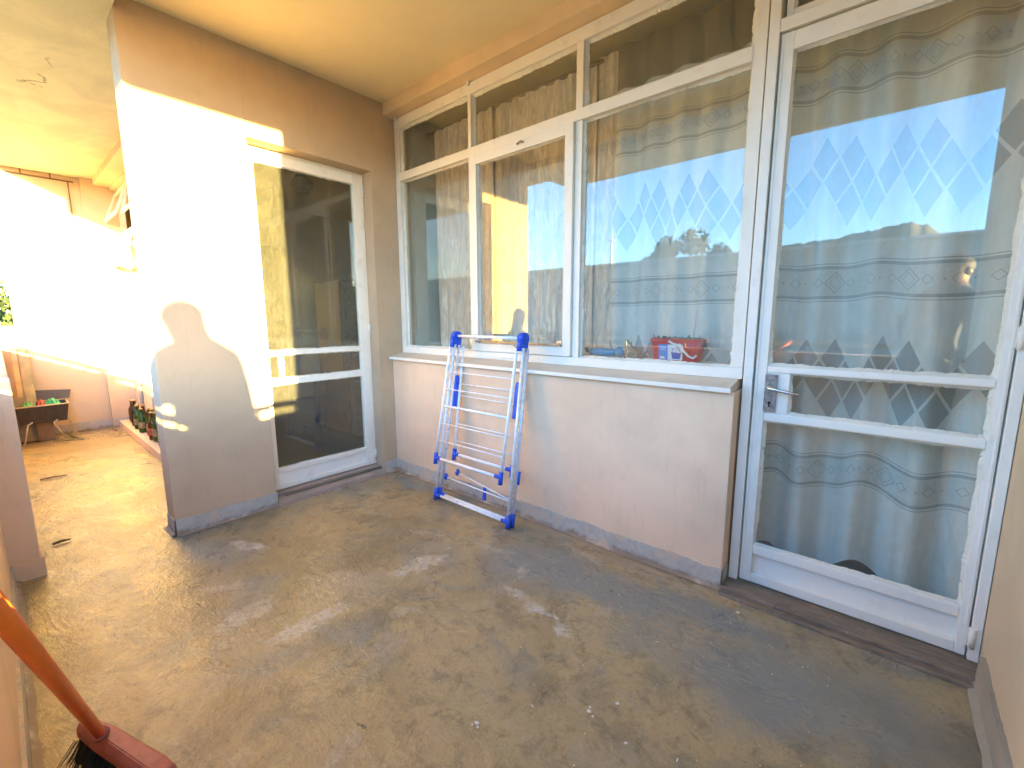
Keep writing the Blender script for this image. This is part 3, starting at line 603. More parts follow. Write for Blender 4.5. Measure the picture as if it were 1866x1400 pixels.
# ------------------------------------------------------------------ things on the inner ledge
def basket():
    z0 = .919; x0, x1 = 1.865, 2.085; yc = .215
    o = thing('plastic_basket', (1.97, yc, z0), 'red plastic basket with printed label behind the window glass', 'basket')
    red = plain('red_basket_plastic', (.62, .02, .02), .38, var=.06, bs=.02)
    mb = MB(); h = .098
    def ring(x0, x1, y0, y1, z): return [(x0, y0, z), (x1, y0, z), (x1, y1, z), (x0, y1, z)]
    lo = ring(x0+.012, x1-.012, yc-.032, yc+.032, z0); hi = ring(x0, x1, yc-.040, yc+.040, z0+h); hi2 = ring(x0+.004, x1-.004, yc-.036, yc+.036, z0+h); lo2 = ring(x0+.015, x1-.015, yc-.029, yc+.029, z0+.004)
    R_ = [[mb.bm.verts.new(p) for p in q] for q in (lo, hi, hi2, lo2)]
    for A, Bq in zip(R_, R_[1:]):
        for i in range(4): mb.bm.faces.new((A[i], A[(i+1) % 4], Bq[(i+1) % 4], Bq[i]))
    mb.bm.faces.new(R_[0][::-1]); mb.bm.faces.new(R_[3])
    body = mb.build('basket_body', red, o)
    mb = MB(); mb.box((x0-.005, yc-.0455, z0+h-.004), (x1+.005, yc-.0395, z0+h+.006), .001); mb.box((x0-.005, yc+.0395, z0+h-.004), (x1+.005, yc+.0455, z0+h+.006), .001); mb.box((x0-.006, yc-.039, z0+h-.004), (x0-.0005, yc+.039, z0+h+.006)); mb.box((x1+.0005, yc-.039, z0+h-.004), (x1+.006, yc+.039, z0+h+.006)); mb.build('rim', red, o)
    # dimples
    hm_ = plain('basket_hole_dark', (.10, .005, .005), .7)
    for i in range(9):
        for j in range(3):
            x = x0+.018+i*.023
            if 1.905 < x < 2.02: continue
            z = z0+.025+j*.022; yy = yc-.0322-.008*(z-z0)/h; mb = MB(); mb.lathe((x, yy, z), [(.0035, 0), (.0035, .001)], 8, (0, -1, 0)); mb.build('hole', hm_, body)
    # paper label: blue half and pale half with a small picture of a blue basket
    def y_at(z): return yc-.0330-.008*(z-z0)/h
    def card(name, xa, xb, za, zb, mat, off, par=o):
        mb = MB(); q = [(xa, y_at(za)-off, za), (xb, y_at(za)-off, za), (xb, y_at(zb)-off, zb), (xa, y_at(zb)-off, zb)]; mb.prism(q, (0, -.0008, 0)); return mb.build(name, mat, par)
    lb = card('paper_label', 1.90, 2.012, z0+.006, z0+.078, plain('label_paper', (.78, .78, .80), .5, var=.03), .001)
    card('blue_panel', 1.9005, 1.944, z0+.0065, z0+.0775, plain('label_blue', (.03, .24, .66), .5, var=.05), .0022, lb)
    pb = plain('label_picture_blue', (.03, .10, .42), .5); mb = MB()
    q = [(1.966, y_at(z0+.012)-.0022, z0+.012), (2.000, y_at(z0+.012)-.0022, z0+.012), (2.006, y_at(z0+.042)-.0022, z0+.042), (1.960, y_at(z0+.042)-.0022, z0+.042)]; mb.prism(q, (0, -.0006, 0))
    mb.tube([(1.964, y_at(z0+.04)-.003, z0+.042), (1.968, y_at(z0+.06)-.003, z0+.060), (1.983, y_at(z0+.066)-.003, z0+.066), (1.998, y_at(z0+.06)-.003, z0+.060), (2.002, y_at(z0+.04)-.003, z0+.042)], .0012, 6)
    mb.build('label_picture', pb, lb)
    card('white_patch', 1.908, 1.930, z0+.010, z0+.022, plain('label_white', (.8, .8, .8), .5), .0034, lb)
    mb = MB()
    for i, (xa, xb, za) in enumerate(((1.907, 1.938, .064), (1.907, 1.934, .057), (1.910, 1.937, .050), (1.949, 1.960, .064))): q = [(xa, y_at(z0+za)-.0034, z0+za), (xb, y_at(z0+za)-.0034, z0+za), (xb, y_at(z0+za)-.0034, z0+za+.0035), (xa, y_at(z0+za)-.0034, z0+za+.0035)]; mb.prism(q, (0, -.0004, 0))
    mb.build('print_line', plain('label_print', (.35, .5, .75), .5), lb)
    # white folding handle hanging down in front
    wh = plain('white_handle_plastic', (.80, .78, .78), .35, var=.02)
    mb = MB(); yy = yc-.052; pts = [(1.952, yy, z0+.094), (1.972, yy-.002, z0+.083), (2.000, yy-.003, z0+.075), (2.022, yy-.003, z0+.052), (2.044, yy-.002, z0+.030), (2.066, yy, z0+.020), (2.078, yy+.002, z0+.034)]
    mb.tube(pts, [.006, .0045, .005, .0055, .005, .005, .005], 10); 
    ring_ = [(2.001+.018*math.cos(t*math.pi/8), yy-.003, z0+.062+.018*math.sin(t*math.pi/8)) for t in range(17)]; mb.tube(ring_, .0035, 8)
    mb.build('handle', wh, o)
    # crumpled dry leaves / peelings on top, and a white stick
    mb = MB(); random.seed(3)
    for i in range(150):
        p = Vector((random.uniform(x0+.005, x1-.005), random.uniform(yc-.034, yc+.034), z0+h-.004+random.random()*.018*(1.2-abs(random.gauss(0, .5)))))
        a = Vector([random.gauss(0, 1) for _ in range(3)]).normalized(); b = a.orthogonal().normalized(); s_ = random.uniform(.005, .011)
        mb.prism([p-a*s_-b*s_*.5, p+a*s_-b*s_*.4, p+a*s_*.8+b*s_*.5, p-a*s_*.9+b*s_*.6], a.cross(b)*.0012)
    mb.build('dried_filling', plain('dry_brown_leaves', (.20, .13, .05), .8, var=.5, scale=90), o)
    mb = MB(); mb.tube([(2.040, yc, z0+.07), (2.054, yc, z0+.236)], .0035, 8); tag(mb.build('stick', plain('pale_stick', (.80, .66, .55), .5), None), 'thin pale stick standing up in the red basket', 'stick')
basket()
def trowel():
    z0 = .919; o = thing('toy_trowel', (1.60, .215, z0), 'blue plastic scoop lying on the ledge beside the basket', 'scoop')
    bl = plain('teal_blue_plastic', (.01, .32, .52), .4, var=.08)
    mb = MB(); mb.tube([(1.515, .205, z0+.022), (1.55, .207, z0+.026), (1.60, .21, z0+.024), (1.655, .213, z0+.022)], [.017, .020, .022, .018], 12); mb.build('handle', bl, o)
    mb = MB(); mb.lathe((1.685, .212, z0+.026), [(.010, -.02), (.027, -.012), (.032, .0), (.028, .016), (.014, .026)], 16, (.1, 0, 1)); mb.build('scoop_head', bl, o)
    mb = MB()
    random.seed(5)
    for i in range(26):
        a = random.uniform(0, 6.28); r = random.uniform(.008, .022); p = Vector((1.494, .205, z0+.022)); mb.tube([p, p+Vector((math.cos(a)*r*.9, .01*random.uniform(-1, 1), abs(math.sin(a))*r*1.2))], [.004, .0025], 6)
    mb.build('tuft', plain('teal_bristles', (.02, .16, .18), .8, var=.3), o)
trowel()
def wicker():
    z0 = .919; mb = MB(); o = thing('wicker_shell', (1.765, .21, z0), 'small grey woven cone leaning beside the red basket', 'basket')
    # lumpy cone lying on its side, woven from strips
    C0 = Vector((1.765, .21, z0+.022))
    for i in range(15):
        t = i/14; r = .034*(1-abs(t-.45)*1.25)+.006; z = z0+.006+t*.070
        pts = [(1.748+.018*t*math.cos(3*t)+r*1.55*math.cos(a*math.pi/9)*(1.1-t*.75), .21+r*.75*math.sin(a*math.pi/9), z+.004*math.sin(a*1.9+i)+(-.012*math.cos(a*math.pi/9)*t)) for a in range(19)]
        mb.tube(pts, .0038, 6)
    mb.build('woven_body', plain('grey_wicker', (.42, .36, .27), .8, var=.4, scale=120), o)
    mb = MB(); mb.tube([(1.742, .187, z0+.004), (1.748, .182, z0+.04), (1.752, .20, z0+.082)], .0035, 6); mb.build('stem', plain('wicker_stem_pale', (.36, .29, .2), .8), o); mb = MB(); mb.tube([(1.80, .19, z0+.010), (1.835, .205, z0+.040)], .004, 6); mb.build('stem', plain('wicker_stem', (.36, .29, .2), .8), o)
wicker()

# ------------------------------------------------------------------ folding clothes airer
def airer():
    e = Vector((0, .15, 1)).normalized(); n = Vector((1, 0, 0)).cross(e)*1.0   # n points away from the wall
    P0 = Vector((0, -.165, 0))
    def P(x, v, d=0): return P0+Vector((x, 0, 0))+e*v+n*d
    o = thing('clothes_airer', (.97, -.12, 0), 'folded white and blue clothes airer leaning against the window sill', 'clothes airer')
    XL, XR = .66, 1.262
    def tb(name, pts, r, mat): mb = MB(); mb.tube(pts, r, 12); return mb.build(name, mat, o)
    # outer legs: front pair and back pair, with their bottom bars
    for d in (.026, -.008):
        for sx, xb, xt in ((0, XL+.012, .724), (1, XR+.006, 1.262)):
            tb('leg', [P(xb, .03, d), P(xt, .97, d)], .0095, M['tube'])
        tb('bottom_bar', [P(XL+.02, .036, d), P(XR, .036, d)], .0085, M['alu'])
    # inner wings
    for d, x0b, x0t, x1b, x1t, vb, nm in ((.046, .664, .708, 1.205, 1.232, .262, 'f'), (-.030, .745, .742, 1.215, 1.225, .295, 'b')):
        tb('wing_rail', [P(x0b, vb, d), P(x0t, .965, d)], .008, M['alu']); tb('wing_rail', [P(x1b, vb, d), P(x1t, .965, d)], .008, M['alu'])
        tb('wing_bar', [P(x0b, vb+.005, d), P(x1b, vb+.005, d)], .0085, M['alu'])
        for x in (x0b, x1b):
            s_ = 1 if x == x0b else -1
            mb = MB(); mb.tube([P(x, vb-.034, d), P(x, vb+.036, d)], .0125, 14); mb.tube([P(x, vb+.005, d), P(x+s_*.042, vb+.005, d)], .0115, 12); mb.build('corner_joint', M['blue'], o)
        hs = (.909, .802, .697, .485, .378) if nm == 'f' else (.734, .662, .488, .383)
        for h in hs:
            t = (h-vb)/(.965-vb); tb('drying_line', [P(x0b+(x0t-x0b)*t, h, d), P(x1b+(x1t-x1b)*t, h, d)], .0032, M['alu'])
        if nm == 'f':
            h = .593; t = (h-vb)/(.965-vb); tb('cross_bar', [P(x0b+(x0t-x0b)*t, h, d), P(x1b+(x1t-x1b)*t, h, d)], .0075, M['alu'])
    # low swing-out wires with blue ends
    tb('drying_line', [P(.70, .146, -.02), P(1.262, .131, -.02)], .0038, M['alu']); tb('drying_line', [P(.79, .192, -.03), P(1.262, .140, -.012)], .0038, M['alu'])
    for x, v, d in ((.698, .147, -.02), (.788, .193, -.03)):
        mb = MB(); mb.tube([P(x, v-.018, d), P(x, v+.020, d)], .009, 10); mb.tube([P(x-.014, v-.008, d), P(x+.014, v+.004, d)], .008, 10); mb.build('end_clip', M['blue'], o)
        tb('hanger_cord', [P(x, v, d), P(x-.004, v+.16, d)], .0016, M['tube'])
    mb = MB(); q = [P(1.020, .085, -.035), P(1.040, .085, -.035), P(1.036, .165, -.035), P(1.020, .165, -.035)]; mb.prism(q, n*.012); mb.build('centre_clip', M['blue'], o)
    # top caps, blue stiffening plates, top bar, feet
    tb('top_bar', [P(.715, 1.022, .018), P(1.24, 1.022, .018)], .0085, M['alu'])
    for x, s_ in ((.716, 1), (1.243, -1)):
        mb = MB()
        for d in (-.012, .014, .040): mb.tube([P(x, .952, d), P(x, 1.018, d)], .0145, 14)
        cyl = [P(x-.018, 1.022, .014), P(x+.018, 1.022, .014)]; mb.tube(cyl, .030, 20)
        mb.tube([P(x, 1.022, .018), P(x+s_*.026, 1.022, .018)], .0125, 12)
        mb.build('top_cap', M['blue'], o)
    for x in (.728, 1.214, ):
        mb = MB(); c0 = [P(x-.011, .585, -.020), P(x+.013, .585, -.020), P(x+.014, .765, -.020), P(x+.008, .785, -.020), P(x-.004, .785, -.020), P(x-.010, .765, -.020)]; mb.prism(c0, n*.018); mb.build('side_plate', M['blue'], o)
    for x in (XL+.010, XR+.008):
        s_ = 1 if x < 1 else -1
        mb = MB()
        for d in (.026, -.008): mb.tube([P(x, .004, d), P(x+.002*s_, .078, d)], .0135, 14); mb.tube([P(x, .036, d), P(x+s_*.048, .036, d)], .0115, 12)
        mb.build('foot', M['blue'], o)
    mb = MB(); mb.tube([P(XR+.022, .24, -.01), P(XR+.024, .31, -.01)], .007, 8); mb.build('side_knob', M['blue'], o)
airer()

# ------------------------------------------------------------------ broom
def broom():
    o = thing('broom', (1.3, -1.78, 0), 'orange handled broom with dusty red head leaning against the parapet', 'broom')
    a = Vector((1.335, -1.795, .125)); b = Vector((2.45, -1.915, 1.02))
    a = Vector((1.345, -1.797, .105)); b = Vector((2.13, -1.905, .93))
    mb = MB(); mb.tube([a, a+(b-a)*.5, b], .0112, 20); mb.lathe(b, [(.0112, 0), (.011, .008), (.006, .014)], 16, (b-a)); mb.build('handle', M['orange'], o)
    # head: long block along dir h, tapering
    h = Vector((.30, .098, 0)).normalized(); s = Vector((-h.y, h.x, 0)); c0 = Vector((1.345, -1.79, .085)); zz = Vector((0, 0, 1))
    mb = MB()
    secs = [(-.105, .010, .016), (-.090, .019, .024), (0, .024, .030), (.20, .027, .025), (.238, .024, .020), (.25, .014, .013)]
    rings = []
    for t, hw, hh in secs:
        c = c0+h*t
        rings.append([mb.bm.verts.new(p) for p in (c-s*hw-zz*.012, c+s*hw-zz*.012, c+s*hw+zz*(hh*.45), c+s*hw*.55+zz*hh, c-s*hw*.55+zz*hh, c-s*hw+zz*(hh*.45))])
    for A, Bq in zip(rings, rings[1:]):
        for i in range(6): mb.bm.faces.new((A[i], A[(i+1) % 6], Bq[(i+1) % 6], Bq[i]))
    mb.bm.faces.new(rings[0][::-1]); mb.bm.faces.new(rings[-1])
    bmesh.ops.bevel(mb.bm, geom=list(mb.bm.edges), offset=.002, segments=2, affect='EDGES')
    mb.build('head', M['pink'], o)
    d = (b-a).normalized(); mb = MB(); mb.tube([a-d*.02, a+d*.035], [.020, .0155], 18); mb.build('socket', M['pink'], o)
    mb = MB(); random.seed(11)
    for i in range(1300):
        t = random.uniform(-.085, .255); u = random.uniform(-1, 1); p = c0+h*t+s*(u*.026)-zz*.010
        q = p+h*(t-.05)*.25+s*(u*.03+random.gauss(0, .004))-zz*(p.z-.002)+h*random.gauss(0, .006); q.z = random.uniform(.001, .010)
        w_ = Vector((random.gauss(0, 1), random.gauss(0, 1), 0)).normalized()*.0011
        v = [mb.bm.verts.new(x) for x in (p-w_, p+w_, q+w_*.8, q-w_*.8)]; mb.bm.faces.new(v)
    for k_ in (-1, 0, 1):
        mb.prism([c0+h*(-.08)+s*(k_*.016)-zz*.011, c0+h*.25+s*(k_*.016)-zz*.011, c0+h*.28+s*(k_*.028)-zz*.075, c0+h*(-.10)+s*(k_*.028)-zz*.075], s*.008)
    mb.build('bristles', M['bristle'], o, recalc=False)
broom()

# ------------------------------------------------------------------ bottles on the ledge
def bottles():
    kinds = [('green', (.03, .12, .015)), ('brown', (.13, .035, .010)), ('dark', (.05, .035, .02))]
    protos = []
    names = {}
    for nm, c in kinds:
        k = N(nm+'_bottle_glass'); k.col(c); k.b.inputs["Transmission Weight"].default_value = .35; m_ = k.fin(.12, k.bump(k.noise(8, 2), .1, .005))
        o = thing('bottle', (0, 0, 0), 'x', 'bottle', 'bottles lined up on the ledge')
        mb = MB(); mb.lathe((0, 0, 0), [(.028, 0), (.033, .004), (.034, .02), (.034, .125), (.030, .150), (.018, .172), (.0135, .190), (.013, .226), (.0145, .228), (.0145, .238), (.010, .240)], 18); mb.build('glass_body', m_, o)
        if nm != 'dark':
            mb = MB(); mb.lathe((0, 0, 0), [(.0346, .045), (.0349, .046), (.0349, .105), (.0346, .106)], 18); mb.build('paper_label', plain(nm+'_bottle_label', (.45, .07, .04) if nm == 'brown' else (.26, .20, .10), .6, var=.3), o)
        mb = MB(); mb.lathe((0, 0, .229), [(.0152, 0), (.0156, .010), (.012, .013)], 16); mb.build('cap', plain(nm+'_cap', (.40, .24, .10), .4, .6), o)
        protos.append(o)
    looks = ['brown', 'green', 'dark']
    ordn = ['farthest', 'second farthest', 'third farthest', 'fourth farthest', 'fifth farthest', 'sixth farthest', 'seventh farthest', 'eighth farthest', 'ninth farthest', 'tenth farthest', 'eleventh farthest', 'twelfth farthest', 'thirteenth farthest', 'fourteenth farthest', 'nearest']
    seq = [1, 2, 1, 2, 1, 0, 1, 0, 2, 0, 0, 1, 0, 2, 0]
    random.seed(2); used = set()
    for i, q in enumerate(seq):
        q = {0: 0, 1: 1, 2: 2}[q]; pr = protos[q]
        o = pr if q not in used else copy_tree(pr); used.add(q)
        o.location = (-3.22+i*.098+random.uniform(-.01, .01), -1.035+random.uniform(-.018, .018), .066); o.rotation_euler = (0, 0, random.uniform(0, 6.28))
        s_ = random.uniform(.92, 1.08); o.scale = (s_, s_, s_)
        g = ['green', 'brown', 'dark'][q]; lab = {0: 'green glass bottle with tan label', 1: 'brown glass bottle with red label', 2: 'plain dark glass bottle'}[q]
        o['label'] = f'{lab}, {ordn[i]} in the row on the ledge'
bottles()

# ------------------------------------------------------------------ black tub on its stand, hose, planks, litter at the far end
def tub():
    o = thing('black_tub', (-3.2, -1.65, 0), 'black rectangular tub full of green and red stuff on thin pale legs', 'tub')
    blk = plain('black_tub_plastic', (.035, .03, .028), .5, var=.3); x0, x1, y0, y1, z0, z1 = -3.37, -3.06, -1.825, -1.485, .185, .345
    mb = MB(); q = lambda i, z: [(x0+i, y0+i, z), (x1-i, y0+i, z), (x1-i, y1-i, z), (x0+i, y1-i, z)]
    Rg = [[mb.bm.verts.new(p) for p in L] for L in (q(.025, z0), q(0, z1), q(.008, z1), q(.03, z0+.01))]
    for A, Bq in zip(Rg, Rg[1:]):
        for i in range(4): mb.bm.faces.new((A[i], A[(i+1) % 4], Bq[(i+1) % 4], Bq[i]))
    mb.bm.faces.new(Rg[0][::-1]); mb.bm.faces.new(Rg[3]); mb.build('tub_body', blk, o)
    mb = MB()
    for a, b in (((x0, y0, z1), (x1, y0, z1)), ((x1, y0, z1), (x1, y1, z1)), ((x1, y1, z1), (x0, y1, z1+.0)), ((x0, y1, z1), (x0, y0, z1))): mb.tube([a, b], .006, 8)
    mb.build('rim', plain('pale_rim', (.5, .42, .3), .5), o)
    mb = MB(); mb.prism([(x0-.02, y0+.08, z1+.01), (x0-.02, y1+.03, z1+.01), (x0-.035, y1+.05, z1+.09), (x0-.035, y0+.12, z1+.11)], (.012, 0, 0)); mb.build('lid_flap', plain('grey_flap', (.10, .085, .08), .6), o)
    for (xa, ya), (xb, yb) in (((-3.08, -1.76), (-3.07, -1.80)), ((-3.08, -1.60), (-3.14, -1.53)), ((-3.30, -1.49), (-3.32, -1.44)), ((-3.34, -1.78), (-3.39, -1.79))):
        mb = MB(); mb.tube([(xa, ya+.03, .20), (xa, ya, .18), (xb, yb, .004)], .006, 8); mb.build('leg', plain('pale_leg', (.62, .58, .46), .4), o)
    mb = MB(); mb.box((-3.24, -1.71, .004), (-3.16, -1.60, .185), .004); mb.build('support_block', M['wood'], o)
    def heap(name, c, r, col, n, lab, cat):
        mb = MB(); random.seed(len(name)*7)
        mb.grid(lambda u, v: Vector(c)+Vector(((u-.5)*2*r[0], (v-.5)*2*r[1], r[2]*(max(0, math.cos((u-.5)*math.pi)*math.cos((v-.5)*math.pi))**.7)+.025*noise.noise(Vector((u*7, v*7, n))))), 24, 24)
        tag(mb.build(name, plain(name+'_material', col, .5, var=.4, scale=40, bs=.5), None), lab, cat)
    heap('green_cloth', (-3.20, -1.585, .300), (.10, .065, .085), (.02, .33, .15), 3, 'crumpled bright green cloth in the black tub', 'cloth')
    heap('dull_green_cloth', (-3.20, -1.740, .300), (.10, .055, .075), (.05, .22, .08), 9, 'dull green crumpled cloth at the post side of the tub', 'cloth')
    heap('red_cloth', (-3.17, -1.66, .310), (.055, .035, .080), (.33, .04, .03), 6, 'small dark red cloth between the green cloths in the tub', 'cloth')
tub()
mb = MB(); pts = []
for i in range(60):
    t = i/59; pts.append((-3.05+.55*math.sin(t*2.2)*math.cos(t*5)-.2*t, -1.62+.55*t+.10*math.sin(t*11), .010))
mb.tube(pts, .007, 8); tag(mb.build('garden_hose', plain('dull_green_hose', (.22, .20, .10), .5), None), 'thin dull hose lying on the floor by the tub', 'hose')
for i, (y, w_, h, xl, lab) in enumerate(((-1.79, .035, .84, .05, 'narrow pale plank leaning in the far corner nearest the parapet'), (-1.745, .05, .86, .03, 'wider yellowish plank leaning between two others in the far corner'), (-1.695, .018, .80, .02, 'thin pale lath leaning against the far wall beside planks'))):
    mb = MB(); mb.prism([(XF+.20, y, .004), (XF+.20, y+w_, .004), (XF+xl, y+w_, h), (XF+xl, y, h)], (.015, 0, .003)); tag(mb.build('plank', plain('pale_plank_%s' % lab.split()[0], (.50-.04*i, .37, .18), .6, var=.2, scale=12), None), lab, 'plank', 'planks leaning in the far corner')
mb = MB(); mb.prism([(-3.16, -1.835, .02), (-3.16, -1.74, .02), (-3.24, -1.74, .42), (-3.24, -1.835, .42)], (.01, 0, .002)); tag(mb.build('board', plain('grey_board', (.25, .2, .13), .7), None), 'grey brown board propped behind the tub against the parapet', 'board')
for i, (x, y, a, l, lab) in enumerate(((-1.72, -1.77, .2, .14, 'pale splinter of wood lying on the floor by the parapet'), (-.36, -1.79, -.3, .07, 'short dark twig on the floor by the end post'))):
    mb = MB(); d = Vector((math.sin(a)*.4, math.cos(a), 0))*l; mb.tube([(x, y, .006), (x+d.x*.5, y+d.y*.5, .010), (x+d.x, y+d.y, .006)], [.006, .007, .003], 6); tag(mb.build('splinter' if i == 0 else 'twig', plain('splinter_wood_%d' % i, (.42, .30, .18) if i == 0 else (.16, .11, .06), .7), None), lab, 'debris')
# paint flecks and crumbs all over the floor
mb = MB(); random.seed(21)
spots = [(1.954,-1.10,.008),(1.965,-1.108,.005),(1.948,-1.112,.004),(2.173,-.865,.007),(2.19,-.872,.005),(2.168,-.85,.004),(2.383,-.119,.007),(2.223,-.788,.006),(2.297,-.884,.005),(2.07,-.73,.003)]
def fleck(x, y, r, long=1.0):
    a = random.uniform(0, 3.14); k = random.randint(5, 8)
    P_ = [(x+math.cos(a)*math.cos(t)*r*long*random.uniform(.6, 1.1)-math.sin(a)*math.sin(t)*r*random.uniform(.5, 1), y+math.sin(a)*math.cos(t)*r*long*random.uniform(.6, 1.1)+math.cos(a)*math.sin(t)*r*random.uniform(.5, 1), .0008) for t in [2*math.pi*j/k for j in range(k)]]
    mb.prism(P_, (0, 0, .0015))
for s_ in spots: fleck(*s_)
for i in range(120):
    x = random.uniform(.1, 3.0); y = random.uniform(-1.75, -.06)
    if random.random() < .55: x = random.uniform(1.7, 2.95); y = random.uniform(-1.3, -.1)
    fleck(x, y, random.uniform(.0008, .0024), random.choice((1, 1, 1, 3.5)))
tag(mb.build('paint_flecks', plain('white_paint_flecks', (.70, .67, .60), .6, var=.15), None), 'white paint flecks and crumbs scattered over the floor', 'debris', kind='stuff')

# ------------------------------------------------------------------ inside the pier door
LG = thing('ceiling_lamp', (-1.83, .28, 2.36), 'round white ceiling lamp globe, unlit, in the dark room', 'lamp')
mb = MB(); mb.lathe((-1.83, .28, 2.36), [(.02, -.02), (.07, .0), (.10, .05), (.10, .09), (.06, .125)], 24); mb.build('globe', plain('opal_glass', (.7, .68, .6), .25), LG)
mb = MB(); mb.lathe((-1.83, .28, 2.48), [(.05, .0), (.055, .03)], 20); mb.build('lamp_base', M['plate'], LG)
cb = thing('wardrobe', (-2.1, 1.1, .04), 'plain dark brown wardrobe standing in the room behind the pier door', 'wardrobe')
mb = MB(); mb.box((-2.30, .56, .05), (-1.75, 1.3, 1.52), .01); mb.build('carcass', plain('dark_veneer', (.16, .12, .08), .35, var=.2), cb)
for y in (.575, .94): mb = MB(); mb.box((-1.749, y, .08), (-1.735, y+.345, 1.50), .004); mb.build('wardrobe_door', plain('veneer_door', (.20, .16, .11), .3, var=.15), cb)
bd = thing('armchair', (-1.0, .35, .04), 'brown padded armchair just inside the room behind the pier door', 'armchair')
bw = plain('brown_upholstery', (.13, .085, .05), .7, var=.25)
mb = MB(); mb.box((-1.30, .05, .12), (-.75, .62, .42), .05); mb.build('seat', bw, bd)
mb = MB(); mb.box((-1.30, .60, .12), (-.75, .78, .92), .06); mb.build('backrest', bw, bd)
for x in (-1.42, -.74): mb = MB(); mb.box((x, .05, .12), (x+.11, .78, .60), .04); mb.build('armrest', bw, bd)
for x in (-1.38, -.70):
    for y in (.10, .72): mb = MB(); mb.box((x, y, .042), (x+.04, y+.04, .119)); mb.build('leg', M['wood'], bd)
dp = thing('panel_door', (-2.2, .1, .04), 'brown panelled inner door at the back of the dark room', 'door')
mb = MB(); mb.box((-3.37, -.15, .042), (-3.33, .65, 2.05), .004); mb.build('door_leaf', plain('varnished_door', (.22, .15, .09), .4, var=.2), dp)
mb = MB()
for z0, z1 in ((.2, .8), (1.0, 1.9)): mb.box((-3.331, -.02, z0), (-3.322, .52, z1), .006)
mb.build('door_panel', plain('varnished_panel', (.18, .12, .07), .4, var=.2), dp)

# ------------------------------------------------------------------ the photographer, in the corner by the camera
def skin(name, chain, mat, parent, sub=2):
    """chain: dict name -> (pos, radius, parent)"""
    me = bpy.data.meshes.new(name); ks = list(chain); ix = {k: i for i, k in enumerate(ks)}
    me.from_pydata([chain[k][0] for k in ks], [(ix[chain[k][2]], ix[k]) for k in ks if chain[k][2]], [])
    o = bpy.data.objects.new(name, me); S.collection.objects.link(o)
    sm = o.modifiers.new('skin', 'SKIN'); sm.use_smooth_shade = True
    for i, k in enumerate(ks):
        r = chain[k][1]; r = r if isinstance(r, tuple) else (r, r); me.skin_vertices[0].data[i].radius = r
        me.skin_vertices[0].data[i].use_root = (chain[k][2] is None)
    ss = o.modifiers.new('sub', 'SUBSURF'); ss.levels = sub; ss.render_levels = sub
    bpy.context.view_layer.update()
    dg = bpy.context.evaluated_depsgraph_get(); m2 = bpy.data.meshes.new_from_object(o.evaluated_get(dg))
    bpy.data.objects.remove(o); o = bpy.data.objects.new(name, m2); S.collection.objects.link(o)
    m2.materials.clear(); m2.materials.append(mat)
    for p in m2.polygons: p.use_smooth = True
    if parent: o.parent = parent; o.location = -parent.location
    return o
